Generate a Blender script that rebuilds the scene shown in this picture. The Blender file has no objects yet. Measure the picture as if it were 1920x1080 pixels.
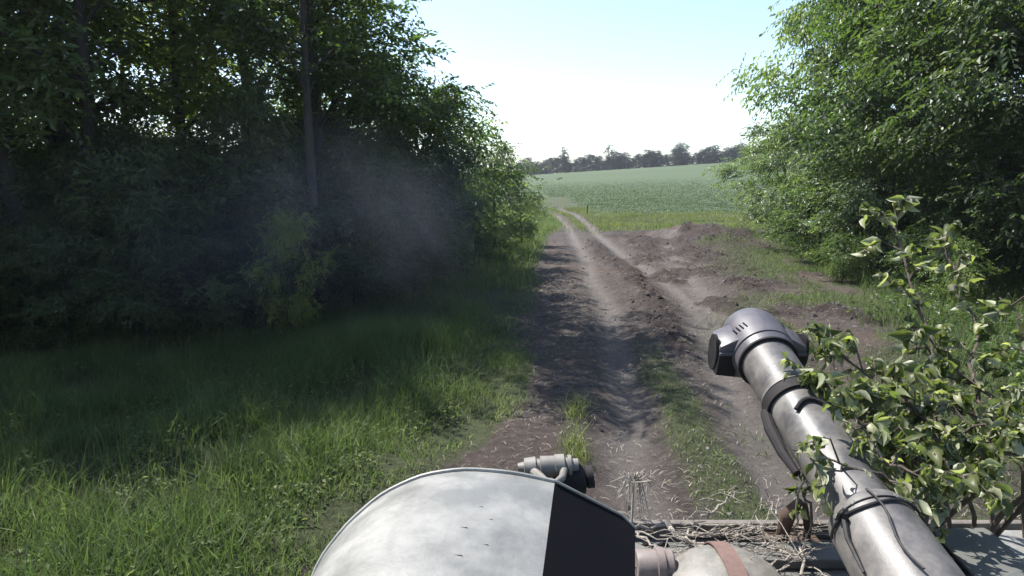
import bpy, bmesh, math, random
import numpy as np
from mathutils import Vector, Matrix, Quaternion

S = bpy.context.scene
COL = S.collection
R = math.radians

# ------------------------------------------------------------------ camera, world, sun, exposure
CAM = Vector((0, 0, 2.9)); PITCH = R(8.9); F = 1250.0
cam = bpy.data.cameras.new('camera'); camo = bpy.data.objects.new('camera', cam); COL.objects.link(camo)
cam.sensor_width = 36; cam.lens = F / 1920 * 36
cam.clip_start = 0.05; cam.clip_end = 3000
camo.location = CAM; camo.rotation_euler = (math.pi / 2 - PITCH, 0, 0)
S.camera = camo

SUN_EL, SUN_AZ = R(57), R(-54)
w = bpy.data.worlds.new('World'); S.world = w; w.use_nodes = True
nt = w.node_tree
sky = nt.nodes.new('ShaderNodeTexSky'); sky.sky_type = 'NISHITA'; sky.sun_disc = False
sky.sun_elevation = SUN_EL; sky.sun_rotation = SUN_AZ
sky.altitude = 100; sky.air_density = 1.0; sky.dust_density = 1.0; sky.ozone_density = 1.4
bg = nt.nodes['Background']; bg.inputs[1].default_value = 0.12
nt.links.new(sky.outputs[0], bg.inputs[0])
sl = bpy.data.lights.new('sun', 'SUN'); sl.energy = 5.0; sl.angle = R(0.5); sl.color = (1, 0.965, 0.91)
so = bpy.data.objects.new('sun', sl); COL.objects.link(so)
sd = Vector((math.sin(SUN_AZ) * math.cos(SUN_EL), math.cos(SUN_AZ) * math.cos(SUN_EL), math.sin(SUN_EL)))
so.rotation_euler = sd.to_track_quat('Z', 'Y').to_euler()
so.location = (-20, 8, 40)
S.view_settings.view_transform = 'Standard'; S.view_settings.look = 'None'
S.view_settings.exposure = 1.22; S.view_settings.gamma = 1.0
S.view_settings.use_curve_mapping = False
S.render.engine = 'CYCLES'
S.cycles.max_bounces = 6; S.cycles.diffuse_bounces = 3; S.cycles.glossy_bounces = 2
S.cycles.transmission_bounces = 4; S.cycles.use_denoising = True
S.cycles.volume_bounces = 0

def W(px, py, d):
    """world point on the sight line of a photo pixel, d metres deep"""
    xc = (px - 960) / F * d; yc = (py - 540) / F * d
    return Vector((xc, d * math.cos(PITCH) - yc * math.sin(PITCH), CAM.z - d * math.sin(PITCH) - yc * math.cos(PITCH)))

def G(px, py, z):
    """where that sight line meets height z"""
    d = W(px, py, 1) - CAM; return CAM + d * ((z - CAM.z) / d.z)

# ------------------------------------------------------------------ noise
def _hash(ix, iy, s):
    h = (ix.astype(np.int64) * 374761393 + iy.astype(np.int64) * 668265263 + s * 1442695041) & 0xffffffff
    h = ((h ^ (h >> 13)) * 1274126177) & 0xffffffff
    return ((h ^ (h >> 16)) & 0xffff) / 65535.0
def vn(x, y, s=0):
    x = np.asarray(x, float); y = np.asarray(y, float)
    ix = np.floor(x); iy = np.floor(y); fx = x - ix; fy = y - iy
    fx = fx * fx * (3 - 2 * fx); fy = fy * fy * (3 - 2 * fy)
    a = _hash(ix, iy, s); b = _hash(ix + 1, iy, s); c = _hash(ix, iy + 1, s); d = _hash(ix + 1, iy + 1, s)
    return (a * (1 - fx) + b * fx) * (1 - fy) + (c * (1 - fx) + d * fx) * fy
def fbm(x, y, s=0, o=4):
    v = 0; a = 0.5; t = 0
    for k in range(o):
        v = v + a * vn(x * 2 ** k, y * 2 ** k, s + k * 7); t += a; a *= 0.5
    return v / t
def sstep(a, b, x):
    t = np.clip((x - a) / (b - a), 0, 1); return t * t * (3 - 2 * t)

# ------------------------------------------------------------------ mesh helpers
def np_mesh(name, V, T, attrs=None, smooth=False):
    V = np.ascontiguousarray(V, dtype=np.float32); T = np.ascontiguousarray(T, dtype=np.int32)
    k = T.shape[1]; m = bpy.data.meshes.new(name)
    m.vertices.add(len(V)); m.vertices.foreach_set('co', V.ravel())
    m.loops.add(T.size); m.loops.foreach_set('vertex_index', T.ravel())
    m.polygons.add(len(T)); m.polygons.foreach_set('loop_start', np.arange(0, T.size, k, dtype=np.int32))
    m.polygons.foreach_set('loop_total', np.full(len(T), k, dtype=np.int32))
    m.polygons.foreach_set('use_smooth', np.full(len(T), smooth, dtype=bool))
    for n, a in (attrs or {}).items():
        at = m.attributes.new(n, 'FLOAT', 'POINT'); at.data.foreach_set('value', np.ascontiguousarray(a, dtype=np.float32))
    m.update(calc_edges=True)
    return m
def link(name, mesh, mat=None, parent=None, smooth=None):
    o = bpy.data.objects.new(name, mesh); COL.objects.link(o)
    if mat and not mesh.materials: mesh.materials.append(mat)
    if parent:
        o.parent = parent; o.location = -parent.location
    return o
def tag(o, label=None, cat=None, group=None, kind=None):
    if label: o['label'] = label
    if cat: o['category'] = cat
    if group: o['group'] = group
    if kind: o['kind'] = kind
    return o
def empty(name, loc, label, cat, group=None):
    o = bpy.data.objects.new(name, None); COL.objects.link(o); o.location = loc; o.empty_display_size = 0.1
    return tag(o, label, cat, group)

class MB:
    def __init__(s): s.v = []; s.f = []
    def add(s, v, f):
        b = len(s.v); s.v += [tuple(p) for p in v]; s.f += [tuple(i + b for i in q) for q in f]
    def tube(s, pts, rad, n=8, caps=True):
        pts = [Vector(p) for p in pts]
        if not hasattr(rad, '__len__'): rad = [rad] * len(pts)
        v = []; f = []; up = None
        for i, p in enumerate(pts):
            t = (pts[min(i + 1, len(pts) - 1)] - pts[max(i - 1, 0)])
            t = t.normalized() if t.length > 1e-9 else Vector((0, 0, 1))
            if up is None:
                up = Vector((0, 0, 1)) if abs(t.z) < .9 else Vector((1, 0, 0))
            u = (up - t * up.dot(t)).normalized(); up = u; w_ = t.cross(u)
            for k in range(n):
                a = 2 * math.pi * k / n
                v.append(p + (u * math.cos(a) + w_ * math.sin(a)) * rad[i])
        for i in range(len(pts) - 1):
            for k in range(n):
                k2 = (k + 1) % n
                f.append((i * n + k, i * n + k2, (i + 1) * n + k2, (i + 1) * n + k))
        if caps:
            f.append(tuple(reversed(range(n)))); f.append(tuple((len(pts) - 1) * n + k for k in range(n)))
        s.add(v, f)
    def lathe(s, p0, axis, prof, n=40):
        """prof: (distance along axis, radius)"""
        axis = Vector(axis).normalized()
        s_pts = [Vector(p0) + axis * a for a, r in prof]
        up = Vector((0, 0, 1)) if abs(axis.z) < .9 else Vector((1, 0, 0))
        u = (up - axis * up.dot(axis)).normalized(); w_ = axis.cross(u)
        v = []; f = []
        for p, (a, r) in zip(s_pts, prof):
            for k in range(n):
                t = 2 * math.pi * k / n; v.append(p + (u * math.cos(t) + w_ * math.sin(t)) * max(r, 1e-4))
        for i in range(len(prof) - 1):
            for k in range(n):
                k2 = (k + 1) % n; f.append((i * n + k, i * n + k2, (i + 1) * n + k2, (i + 1) * n + k))
        s.add(v, f)
    def box(s, c, size, M=None):
        x, y, z = [a / 2 for a in size]; c = Vector(c)
        v = [Vector((sx * x, sy * y, sz * z)) for sx in (-1, 1) for sy in (-1, 1) for sz in (-1, 1)]
        if M: v = [M @ p for p in v]
        s.add([c + p for p in v], [(0, 1, 3, 2), (4, 6, 7, 5), (0, 4, 5, 1), (2, 3, 7, 6), (0, 2, 6, 4), (1, 5, 7, 3)])
    def prism(s, pts, z0, z1):
        n = len(pts)
        s.add([(x, y, z0) for x, y in pts] + [(x, y, z1) for x, y in pts],
              [tuple(reversed(range(n))), tuple(range(n, 2 * n))] + [(i, (i + 1) % n, n + (i + 1) % n, n + i) for i in range(n)])
    def build(s, name, mat, parent=None, bevel=0, smooth=False, seg=2, angle=35):
        m = bpy.data.meshes.new(name); m.from_pydata(s.v, [], s.f); m.update()
        bm = bmesh.new(); bm.from_mesh(m)
        bmesh.ops.recalc_face_normals(bm, faces=bm.faces)
        if bevel:
            ed = [e for e in bm.edges if len(e.link_faces) == 2 and e.calc_face_angle(0) > R(angle)]
            bmesh.ops.bevel(bm, geom=ed, offset=bevel, segments=seg, affect='EDGES', profile=.5, clamp_overlap=True)
        if smooth:
            for fc in bm.faces: fc.smooth = True
            for e in bm.edges:
                if len(e.link_faces) == 2 and e.calc_face_angle(0) > R(angle): e.smooth = False
        bm.to_mesh(m); bm.free()
        return link(name, m, mat, parent)

# ------------------------------------------------------------------ materials
def mat(name):
    m = bpy.data.materials.new(name); m.use_nodes = True
    n = m.node_tree.nodes; return m, n, m.node_tree.links, n['Principled BSDF']
def N(nodes, t, **k):
    o = nodes.new(t)
    for a, b in k.items(): setattr(o, a, b)
    return o
def noise(nodes, links, scale, detail=5, rough=.6, coord='Object', stretch=None):
    tc = N(nodes, 'ShaderNodeTexCoord'); t = N(nodes, 'ShaderNodeTexNoise')
    t.inputs['Scale'].default_value = scale; t.inputs['Detail'].default_value = detail; t.inputs['Roughness'].default_value = rough
    src = tc.outputs[coord]
    if stretch:
        mp = N(nodes, 'ShaderNodeMapping'); mp.inputs['Scale'].default_value = stretch
        links.new(src, mp.inputs[0]); src = mp.outputs[0]
    links.new(src, t.inputs['Vector']); return t.outputs['Fac']
def ramp(nodes, links, fac, stops):
    r = N(nodes, 'ShaderNodeValToRGB'); e = r.color_ramp.elements
    while len(e) < len(stops): e.new(.5)
    for i, (p, c) in enumerate(stops):
        e[i].position = p; e[i].color = (*c, 1) if len(c) == 3 else c
    links.new(fac, r.inputs[0]); return r.outputs[0]
def mix(nodes, links, fac, a, b, mode='MIX'):
    x = N(nodes, 'ShaderNodeMix', data_type='RGBA', blend_type=mode)
    for s_, v in ((x.inputs[0], fac), (x.inputs[6], a), (x.inputs[7], b)):
        if isinstance(v, (int, float)): s_.default_value = v
        elif isinstance(v, tuple): s_.default_value = (*v, 1)
        else: links.new(v, s_)
    return x.outputs[2]
def attr(nodes, name):
    a = N(nodes, 'ShaderNodeAttribute'); a.attribute_name = name; return a.outputs['Fac']
def bump(nodes, links, h, strength, dist, bs):
    b = N(nodes, 'ShaderNodeBump'); b.inputs['Strength'].default_value = strength; b.inputs['Distance'].default_value = dist
    links.new(h, b.inputs['Height']); links.new(b.outputs[0], bs.inputs['Normal'])

def leaf_mat(name, c0, c1, c2, trans=.35, rough=.5, spec=.35, objrand=True, under=None, tcol=(1.7, 2.0, .7)):
    m, n, l, b = mat(name)
    col = ramp(n, l, attr(n, 'var'), [(0, c0), (.55, c1), (1, c2)])
    if objrand:
        oi = N(n, 'ShaderNodeObjectInfo')
        hs = N(n, 'ShaderNodeHueSaturation')
        mr = N(n, 'ShaderNodeMapRange'); mr.inputs[3].default_value = .75; mr.inputs[4].default_value = 1.3
        l.new(oi.outputs['Random'], mr.inputs[0]); l.new(mr.outputs[0], hs.inputs['Value'])
        mr2 = N(n, 'ShaderNodeMapRange'); mr2.inputs[3].default_value = .515; mr2.inputs[4].default_value = .485
        l.new(oi.outputs['Random'], mr2.inputs[0]); l.new(mr2.outputs[0], hs.inputs['Hue'])
        l.new(col, hs.inputs['Color']); col = hs.outputs[0]
    tr_c = mix(n, l, 1.0, col, tcol, 'MULTIPLY')
    if under:
        g = N(n, 'ShaderNodeNewGeometry'); col = mix(n, l, g.outputs['Backfacing'], col, under)
    l.new(col, b.inputs['Base Color']); b.inputs['Roughness'].default_value = rough
    b.inputs['Specular IOR Level'].default_value = spec
    t = N(n, 'ShaderNodeBsdfTranslucent'); l.new(tr_c, t.inputs[0])
    ms = N(n, 'ShaderNodeMixShader'); ms.inputs[0].default_value = trans
    l.new(b.outputs[0], ms.inputs[1]); l.new(t.outputs[0], ms.inputs[2])
    l.new(ms.outputs[0], n['Material Output'].inputs[0]); return m

M_leaf_dark = leaf_mat('leaf_dark', (.032, .050, .022), (.054, .080, .032), (.10, .13, .046), trans=.42, rough=.42, spec=.4)  # darker leaf, also used to deepen shade in low bushes and at far right
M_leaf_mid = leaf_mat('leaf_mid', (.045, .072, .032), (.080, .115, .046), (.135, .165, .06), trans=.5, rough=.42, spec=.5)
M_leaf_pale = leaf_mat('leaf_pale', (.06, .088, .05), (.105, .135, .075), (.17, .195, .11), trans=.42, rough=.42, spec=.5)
M_leaf_yel = leaf_mat('leaf_yellow', (.09, .12, .03), (.14, .165, .045), (.20, .215, .07), trans=.5)  # yellow-green tone colours in backlit, sunlit foliage
M_leaf_far = leaf_mat('leaf_far', (.012, .02, .012), (.020, .03, .018), (.034, .045, .024), trans=.1, spec=.1, tcol=(1.2, 1.3, .7))
M_cut_leaf = leaf_mat('cut_leaf', (.042, .055, .018), (.15, .165, .065), (.38, .37, .23), trans=.45, rough=.45, spec=.4, under=(.32, .33, .22), tcol=(1.3, 1.6, .6))  # pale wilted tones; the palest also stands in for white glints
M_grass = leaf_mat('grass_blade', (.058, .088, .036), (.105, .138, .056), (.21, .22, .12), trans=.42, objrand=False, rough=.6, spec=.15, tcol=(1.4, 1.65, .9))
M_grass_dry = leaf_mat('grass_verge', (.09, .115, .04), (.155, .175, .065), (.27, .265, .14), trans=.45, objrand=False, rough=.6, tcol=(1.3, 1.4, .8))
M_crop = leaf_mat('crop_blade', (.058, .083, .036), (.066, .091, .041), (.074, .10, .047), trans=.42, objrand=False, rough=.7, spec=.1, tcol=(1.2, 1.35, .8))
M_straw = leaf_mat('straw', (.16, .14, .10), (.26, .23, .17), (.38, .35, .28), trans=.1, objrand=False, rough=.6, tcol=(1, 1, 1))

def bark_mat(name, a, b_, scale=14):
    m, n, l, b = mat(name); f = noise(n, l, scale, 7, .7, stretch=(1, 1, .22))
    l.new(ramp(n, l, f, [(.3, a), (.7, b_)]), b.inputs['Base Color']); b.inputs['Roughness'].default_value = .9
    bump(n, l, f, .8, .03, b); return m
M_bark = bark_mat('bark', (.02, .017, .015), (.06, .052, .045))
M_twig = bark_mat('twig_bark', (.05, .038, .028), (.15, .12, .09), 60)
M_dry = bark_mat('dry_twig', (.22, .19, .15), (.42, .38, .33), 50)

def paint(name, base, dust, rough=.45, metal=0.0, spec=.5, scale=6, dusta=.6, chips=True):
    m, n, l, b = mat(name)
    f1 = noise(n, l, scale, 8, .65); f2 = noise(n, l, scale * 9, 6, .7); f3 = noise(n, l, scale * 3, 3, .5, stretch=(1, .25, 1))
    c = mix(n, l, ramp(n, l, f1, [(.38, (0, 0, 0)), (.66, (dusta,) * 3)]), base, dust)
    c = mix(n, l, ramp(n, l, f3, [(.55, (0, 0, 0)), (.75, (.35, .35, .35))]), c, tuple(x * .55 for x in base))
    if chips:
        c = mix(n, l, ramp(n, l, f2, [(.68, (0, 0, 0)), (.72, (.8, .8, .8))]), c, tuple(x * .35 for x in base))
    l.new(c, b.inputs['Base Color'])
    rr = ramp(n, l, f1, [(.3, (rough - .1,) * 3), (.7, (rough + .18,) * 3)]); l.new(rr, b.inputs['Roughness'])
    b.inputs['Metallic'].default_value = metal; b.inputs['Specular IOR Level'].default_value = spec
    bump(n, l, f2, .18, .004, b); return m
M_hood = paint('hood_paint', (.135, .135, .125), (.245, .24, .225), rough=.5, scale=11, dusta=.9)
M_barrel = paint('barrel_paint', (.058, .055, .055), (.155, .142, .128), rough=.42, scale=9, dusta=.85, spec=.5, metal=.0)
M_brake = paint('brake_paint', (.06, .056, .065), (.105, .096, .10), rough=.45, scale=12, metal=.0)
M_wire = paint('wire', (.012, .012, .013), (.03, .028, .026), rough=.6, spec=.3, scale=40)
M_hull = paint('hull_paint', (.085, .088, .078), (.165, .15, .138), rough=.6, scale=6)
M_box = paint('box_paint', (.09, .093, .085), (.145, .145, .13), rough=.6, scale=3, dusta=.5)
M_fit = paint('fitting_paint', (.12, .115, .10), (.22, .20, .175), rough=.5, scale=20)
M_black = paint('black_and_shade', (.006, .006, .008), (.008, .008, .009), rough=.85, spec=.05, chips=False)  # black hood side and openings; also the shade painted on the box side
M_dark = paint('dark_metal_and_shade', (.013, .012, .013), (.03, .026, .025), rough=.7, spec=.2, scale=12)  # near-black for dark fittings and for shade on the rear baffle faces
M_rust = paint('rust', (.045, .026, .018), (.11, .065, .045), rough=.8, scale=25)
M_strap = paint('strap', (.11, .065, .055), (.17, .115, .10), rough=.85, scale=30, chips=False)
M_pink = paint('primer', (.13, .105, .095), (.21, .17, .155), rough=.6, scale=14)
M_track = paint('track_steel', (.09, .08, .07), (.2, .17, .15), rough=.7, scale=16)
M_glass, n_, l_, b_ = mat('dark_glass'); b_.inputs['Base Color'].default_value = (.02, .025, .03, 1); b_.inputs['Roughness'].default_value = .08
M_wood, n_, l_, b_ = mat('post_wood'); b_.inputs['Roughness'].default_value = .9
l_.new(ramp(n_, l_, noise(n_, l_, 8), [(.3, (.03, .025, .02)), (.7, (.07, .06, .05))]), b_.inputs['Base Color'])

# ------------------------------------------------------------------ terrain
LR = np.array([(0, .9), (3, 1.0), (6.9, 1.25), (8.7, 1.62), (13, 2.0), (16, 2.35), (20.6, 2.45), (27, 2.95), (34, 3.2), (48, 3.9), (58, 3.9), (68, 3.0), (80, .5), (90, -3)])
def lrut(y): return np.interp(y, LR[:, 0], LR[:, 1])
RR = np.array([(0, 2.5), (6, 2.6), (9, 3.1), (13, 3.9), (17, 4.5), (22, 4.7), (28, 4.6), (40, 4.9), (48, 5.6), (58, 5.6), (68, 4.7), (80, 2.2), (90, -1.3)])
def rrut(y): return np.interp(y, RR[:, 0], RR[:, 1])
# branch track turning right along the field edge
BR = np.array([(3.9, 13), (5.0, 17), (5.6, 22), (6.4, 28), (8.2, 34), (11, 36), (15, 37.5), (22, 38), (40, 38), (70, 38)])
def seg_dist(x, y, P):
    d = np.full(np.shape(x), 1e9)
    for (ax, ay), (bx, by) in zip(P[:-1], P[1:]):
        dx, dy = bx - ax, by - ay; t = np.clip(((x - ax) * dx + (y - ay) * dy) / (dx * dx + dy * dy), 0, 1)
        d = np.minimum(d, np.hypot(x - ax - t * dx, y - ay - t * dy))
    return d
GL = np.array([(0, -1.9), (4.6, -1.6), (5.9, -1.15), (6.8, -.75), (8.0, -.2), (8.9, .1), (11, .1), (14, .3), (18, .6), (24, 1.0), (30, 1.5), (38, 2.0), (50, 2.6), (60, 2.4), (70, 1.0), (90, -6)])
def gleft(y): return np.interp(y, GL[:, 0], GL[:, 1])
GRt = np.array([(0, 6.5), (8, 6.8), (12, 7.2), (16, 8.6), (20, 9.8), (24, 10.8), (30, 12.5), (36, 14), (38, 16), (40.5, 60)])
def gright(y): return np.interp(y, GRt[:, 0], GRt[:, 1])

def masks(x, y):
    wob = (fbm(x * .9, y * .9, 3) - .5) * 1.1; wob2 = (fbm(x * .35, y * .35, 9) - .5)
    left = sstep(-.25, .35, x - gleft(y) + wob * .8)
    right = 1 - sstep(-.5, .7, x - gright(y) + wob * 1.6)
    fe = 40.5 + wob2 * 3 + (x - 8) * .02            # the verge begins
    near = 1 - sstep(-1.5, 1.5, y - fe)
    bare = left * right * near
    # twin ruts go on along the field
    far_r = np.maximum(1 - sstep(.45, .9, abs(x - lrut(y) + wob * .3)), 1 - sstep(.25, .6, abs(x - rrut(y) + wob * .3)))
    bare = np.maximum(bare, far_r * sstep(37, 41, y) * (1 - sstep(78, 86, y)) * .9)
    # grassy crown between the ruts close by, and a tuft strip on the left
    mid = (1 - sstep(.12, .42, abs(x - (2.1 + (y - 7) * .06) + wob * .35))) * (1 - sstep(9.5, 13, y))
    tuft = (1 - sstep(.02, .25, abs(x - (.55 + (y - 6) * .11) + wob * .6))) * sstep(6.0, 6.8, y) * (1 - sstep(7.8, 9.0, y))
    patch = sstep(.60, .72, fbm(x * .7 + 4, y * .45, 21)) * sstep(4.2, 6, x - lrut(y) + 1) * .7
    patch = np.maximum(patch, sstep(.36, .52, fbm(x * .8, y * .5, 27)) * sstep(-4.5, -.6, x - gright(y)) * .95)
    patch = np.maximum(patch, sstep(.56, .7, fbm(x * .9, y * .7, 25)) * sstep(2.4, 3.2, x) * (1 - sstep(9, 12, y)) * .5)
    grassy = np.maximum(np.maximum(mid * .85, tuft * .8), patch)
    field = sstep(-1, 2, y - (60 + wob2 * 3 - (x - 8) * .05)) * sstep(-.4, 1, x - (6.9 + (y - 55) * .01))
    field = np.maximum(field, sstep(90, 95, y))
    dl = abs(x - lrut(y)); dr = abs(x - rrut(y)); db = seg_dist(x, y, BR)
    rut = np.maximum(np.maximum(np.exp(-(dl / .32) ** 2), np.exp(-(dr / .30) ** 2)), np.exp(-(db / .5) ** 2))
    # churned dark ridge between the tracks
    cx = np.interp(y, [9, 13, 17, 22, 28, 36], [2.8, 3.25, 3.6, 3.9, 3.9, 4.0])
    ridge = np.exp(-((x - cx + wob * .5) / .33) ** 2) * sstep(10, 13, y) * (1 - sstep(30, 38, y))
    r2 = np.exp(-((x - np.interp(y, [16, 20, 26, 32], [6.2, 7.2, 8.2, 9.5]) + wob) / .8) ** 2) * sstep(14, 18, y) * (1 - sstep(32, 36, y))
    churn = np.clip(ridge + r2 * sstep(.4, .6, fbm(x * .8, y * .5, 31)), 0, 1)
    churn = np.maximum(churn, sstep(.50, .62, fbm(x * .8, y * .55, 33)) * .85 * sstep(1.2, 2.2, x - lrut(y)) * sstep(8, 12, y))
    churn = np.maximum(churn, .9 * np.exp(-(((x - 9.4) / 2.2) ** 2 + ((y - 30) / 4.0) ** 2)))
    churn = np.maximum(churn, .8 * sstep(.42, .56, fbm(x * 1.2, y * .4, 35)) * np.exp(-((x - rrut(y) - 2.2) / 1.3) ** 2) * sstep(13, 17, y) * (1 - sstep(28, 34, y)))
    return bare, grassy, field, rut, churn, wob
def height(x, y, m=None):
    x = np.asarray(x, float); y = np.asarray(y, float)
    bare, grassy, field, rut, churn, wob = m or masks(x, y)
    slope = np.clip(.0302 + (x - 8) * .00031, .022, .062)
    t = np.maximum(y - 48, 0); tt = np.minimum(t, 202)
    z = slope * (tt * tt / (tt + 14)) * 1.075
    z = z - np.maximum(y - 250, 0) * .03
    z = np.maximum(z, -6)
    z += (fbm(x * .12, y * .12, 2) - .5) * .35 * sstep(2, 14, np.hypot(x, y - 2)) * (1 - sstep(60, 120, y))
    near = 1 - sstep(70, 110, y)
    ub = bare * near
    z += ub * ((fbm(x * 1.5, y * 1.3, 5) - .5) * .12 + (fbm(x * 6, y * 6, 6, 4) - .5) * .045 * (1 - rut * .6))
    z -= ub * rut * .11
    z += ub * churn * (.05 + .38 * (fbm(x * 3.2, y * 3.2, 11, 5) - .38))
    mound = np.exp(-(((x - 9.8) / 2.4) ** 2 + ((y - 33) / 4.5) ** 2))
    z += near * mound * (.85 + .9 * (fbm(x * 1.3, y * 1.3, 13, 5) - .5))
    z += (1 - bare) * near * (fbm(x * .8, y * .8, 15) - .45) * .18
    z += grassy * ub * .04
    return z

def axis(a, b, step0, lo, hi, grow):
    """fine between lo and hi, growing steps outside"""
    p = list(np.arange(lo, hi, step0)); s = step0; x = p[-1]
    while x < b: s *= grow; x += s; p.append(x)
    s = step0; x = lo; q = []
    while x > a: s *= grow; x -= s; q.append(x)
    return np.array(q[::-1] + p)
xs = axis(-900, 900, .05, -2.2, 8.0, 1.06)
ys = axis(-60, 700, .05, 4.0, 19.0, 1.022)
X, Y = np.meshgrid(xs, ys); nx, ny = len(xs), len(ys)
m_ = masks(X, Y); Z = height(X, Y, m_)
V = np.stack([X, Y, Z], -1).reshape(-1, 3)
i = np.arange(nx - 1)[None, :] + nx * np.arange(ny - 1)[:, None]
T = np.stack([i, i + 1, i + nx + 1, i + nx], -1).reshape(-1, 4)
verge = (1 - m_[0]) * (1 - m_[2])
gm = np_mesh('ground', V, T, {'bare': m_[0].ravel(), 'grassy': m_[1].ravel(), 'field': m_[2].ravel(),
                              'rut': m_[3].ravel(), 'churn': m_[4].ravel()}, smooth=True)
print('ground', nx, ny)
m, n, l, b = mat('ground_soil')
fa = noise(n, l, 1.1, 8, .65); fb = noise(n, l, 9, 8, .7); fc = noise(n, l, 55, 6, .75); fd = noise(n, l, .25, 5, .6)
soil = ramp(n, l, fb, [(.32, (.034, .027, .023)), (.52, (.070, .058, .051)), (.72, (.135, .117, .105))])
soil = mix(n, l, ramp(n, l, fa, [(.45, (0, 0, 0)), (.7, (.8, .8, .8))]), soil, (.052, .040, .035))
soil = mix(n, l, ramp(n, l, fd, [(.5, (0, 0, 0)), (.62, (.45, .45, .45))]), soil, (.10, .068, .054))
soil = mix(n, l, ramp(n, l, attr(n, 'rut'), [(.2, (0, 0, 0)), (.9, (.65, .65, .65))]), soil, (.14, .125, .115))
soil = mix(n, l, ramp(n, l, fc, [(.62, (0, 0, 0)), (.70, (.6, .6, .6))]), soil, (.33, .30, .26))
ch = mix(n, l, 1.0, ramp(n, l, attr(n, 'churn'), [(.2, (0, 0, 0)), (.65, (1, 1, 1))]), ramp(n, l, fb, [(.25, (1, 1, 1)), (.75, (.55, .55, .55))]), 'MULTIPLY')
soil = mix(n, l, ch, soil, (.036, .027, .024))
grs = ramp(n, l, fb, [(.3, (.028, .034, .015)), (.6, (.06, .07, .032)), (.8, (.115, .11, .065))])
grs = mix(n, l, ramp(n, l, fc, [(.5, (0, 0, 0)), (.7, (.5, .5, .5))]), grs, (.17, .16, .09))
fld = ramp(n, l, noise(n, l, .09, 5, .6, stretch=(.35, 1.6, 1)), [(.3, (.052, .075, .034)), (.7, (.070, .093, .044))])
fld = mix(n, l, ramp(n, l, noise(n, l, 3, 5, .7, stretch=(.3, 1, 1)), [(.4, (0, 0, 0)), (.7, (.35, .35, .35))]), fld, (.05, .07, .035))
gras = mix(n, l, attr(n, 'grassy'), soil, grs)
c = mix(n, l, ramp(n, l, attr(n, 'bare'), [(.3, (0, 0, 0)), (.6, (1, 1, 1))]), grs, gras)
c = mix(n, l, attr(n, 'field'), c, fld)
l.new(c, b.inputs['Base Color']); b.inputs['Roughness'].default_value = .92; b.inputs['Specular IOR Level'].default_value = .2
ad = N(n, 'ShaderNodeMath', operation='ADD'); l.new(fb, ad.inputs[0])
mu = N(n, 'ShaderNodeMath', operation='MULTIPLY'); l.new(fc, mu.inputs[0]); mu.inputs[1].default_value = .45; l.new(mu.outputs[0], ad.inputs[1])
bump(n, l, ad.outputs[0], 1.0, .09, b)
tag(link('ground', gm, m), kind='structure')

# ------------------------------------------------------------------ grass
def leaves_mesh(name, C, D, Nn, size, var, width=.5):
    """C centres, D leaf axis, Nn normals (unit)"""
    Sd = np.cross(D, Nn); Sd /= np.linalg.norm(Sd, axis=1)[:, None] + 1e-9
    up = np.cross(Sd, D); s = size[:, None]
    P0 = C - D * s * .5; P2 = C + D * s * .5 - up * s * .08
    P1 = C - Sd * s * width * .5 + up * s * .12; P3 = C + Sd * s * width * .5 + up * s * .12
    Vv = np.stack([P0, P1, P2, P3], 1).reshape(-1, 3); q = (np.arange(len(C)) * 4)[:, None]
    Tt = np.concatenate([q + np.array([[0, 2, 1]]), q + np.array([[0, 3, 2]])], 0)
    return np_mesh(name, Vv, Tt, {'var': np.repeat(var, 4)})
def unit(a): return a / (np.linalg.norm(a, axis=-1, keepdims=True) + 1e-9)
rng = np.random.default_rng(7)
def blades(name, pts, h, wd, lean, material, label, cat, var, parent=None):
    """pts (n,2); h, wd, lean, var arrays"""
    n_ = len(pts); z = height(pts[:, 0], pts[:, 1])
    a = rng.uniform(0, 2 * np.pi, n_); d = np.stack([np.cos(a), np.sin(a), 0 * a], -1)
    b2 = rng.uniform(0, 2 * np.pi, n_); sdv = np.stack([np.cos(b2), np.sin(b2), 0 * b2], -1)
    root = np.stack([pts[:, 0], pts[:, 1], z - .02], -1)
    L = lean * h
    def pt(t): return root + d * (L * t ** 2)[:, None] + np.array([0, 0, 1.]) * (h * t * (1 - .25 * (lean * t) ** 2))[:, None]
    w2 = (sdv * (wd / 2)[:, None])
    P = [pt(0) - w2 * .8, pt(0) + w2 * .8, pt(.5) - w2, pt(.5) + w2, pt(np.ones(1)[0])]
    Vv = np.stack(P, 1).reshape(-1, 3)
    base = (np.arange(n_) * 5)[:, None]
    Tt = np.concatenate([base + np.array([[0, 1, 3]]), base + np.array([[0, 3, 2]]), base + np.array([[2, 3, 4]])], 0)
    me = np_mesh(name, Vv, Tt, {'var': np.repeat(var, 5)})
    o = link(name, me, material, parent); tag(o, label, cat, kind='stuff'); return o
def scatter(n_, x0, x1, y0, y1, dens, power=1.0):
    x = rng.uniform(x0, x1, n_); u = rng.uniform(0, 1, n_) ** power; y = y0 + (y1 - y0) * u
    keep = rng.uniform(0, 1, n_) < dens(x, y); return np.stack([x[keep], y[keep]], -1)
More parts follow.
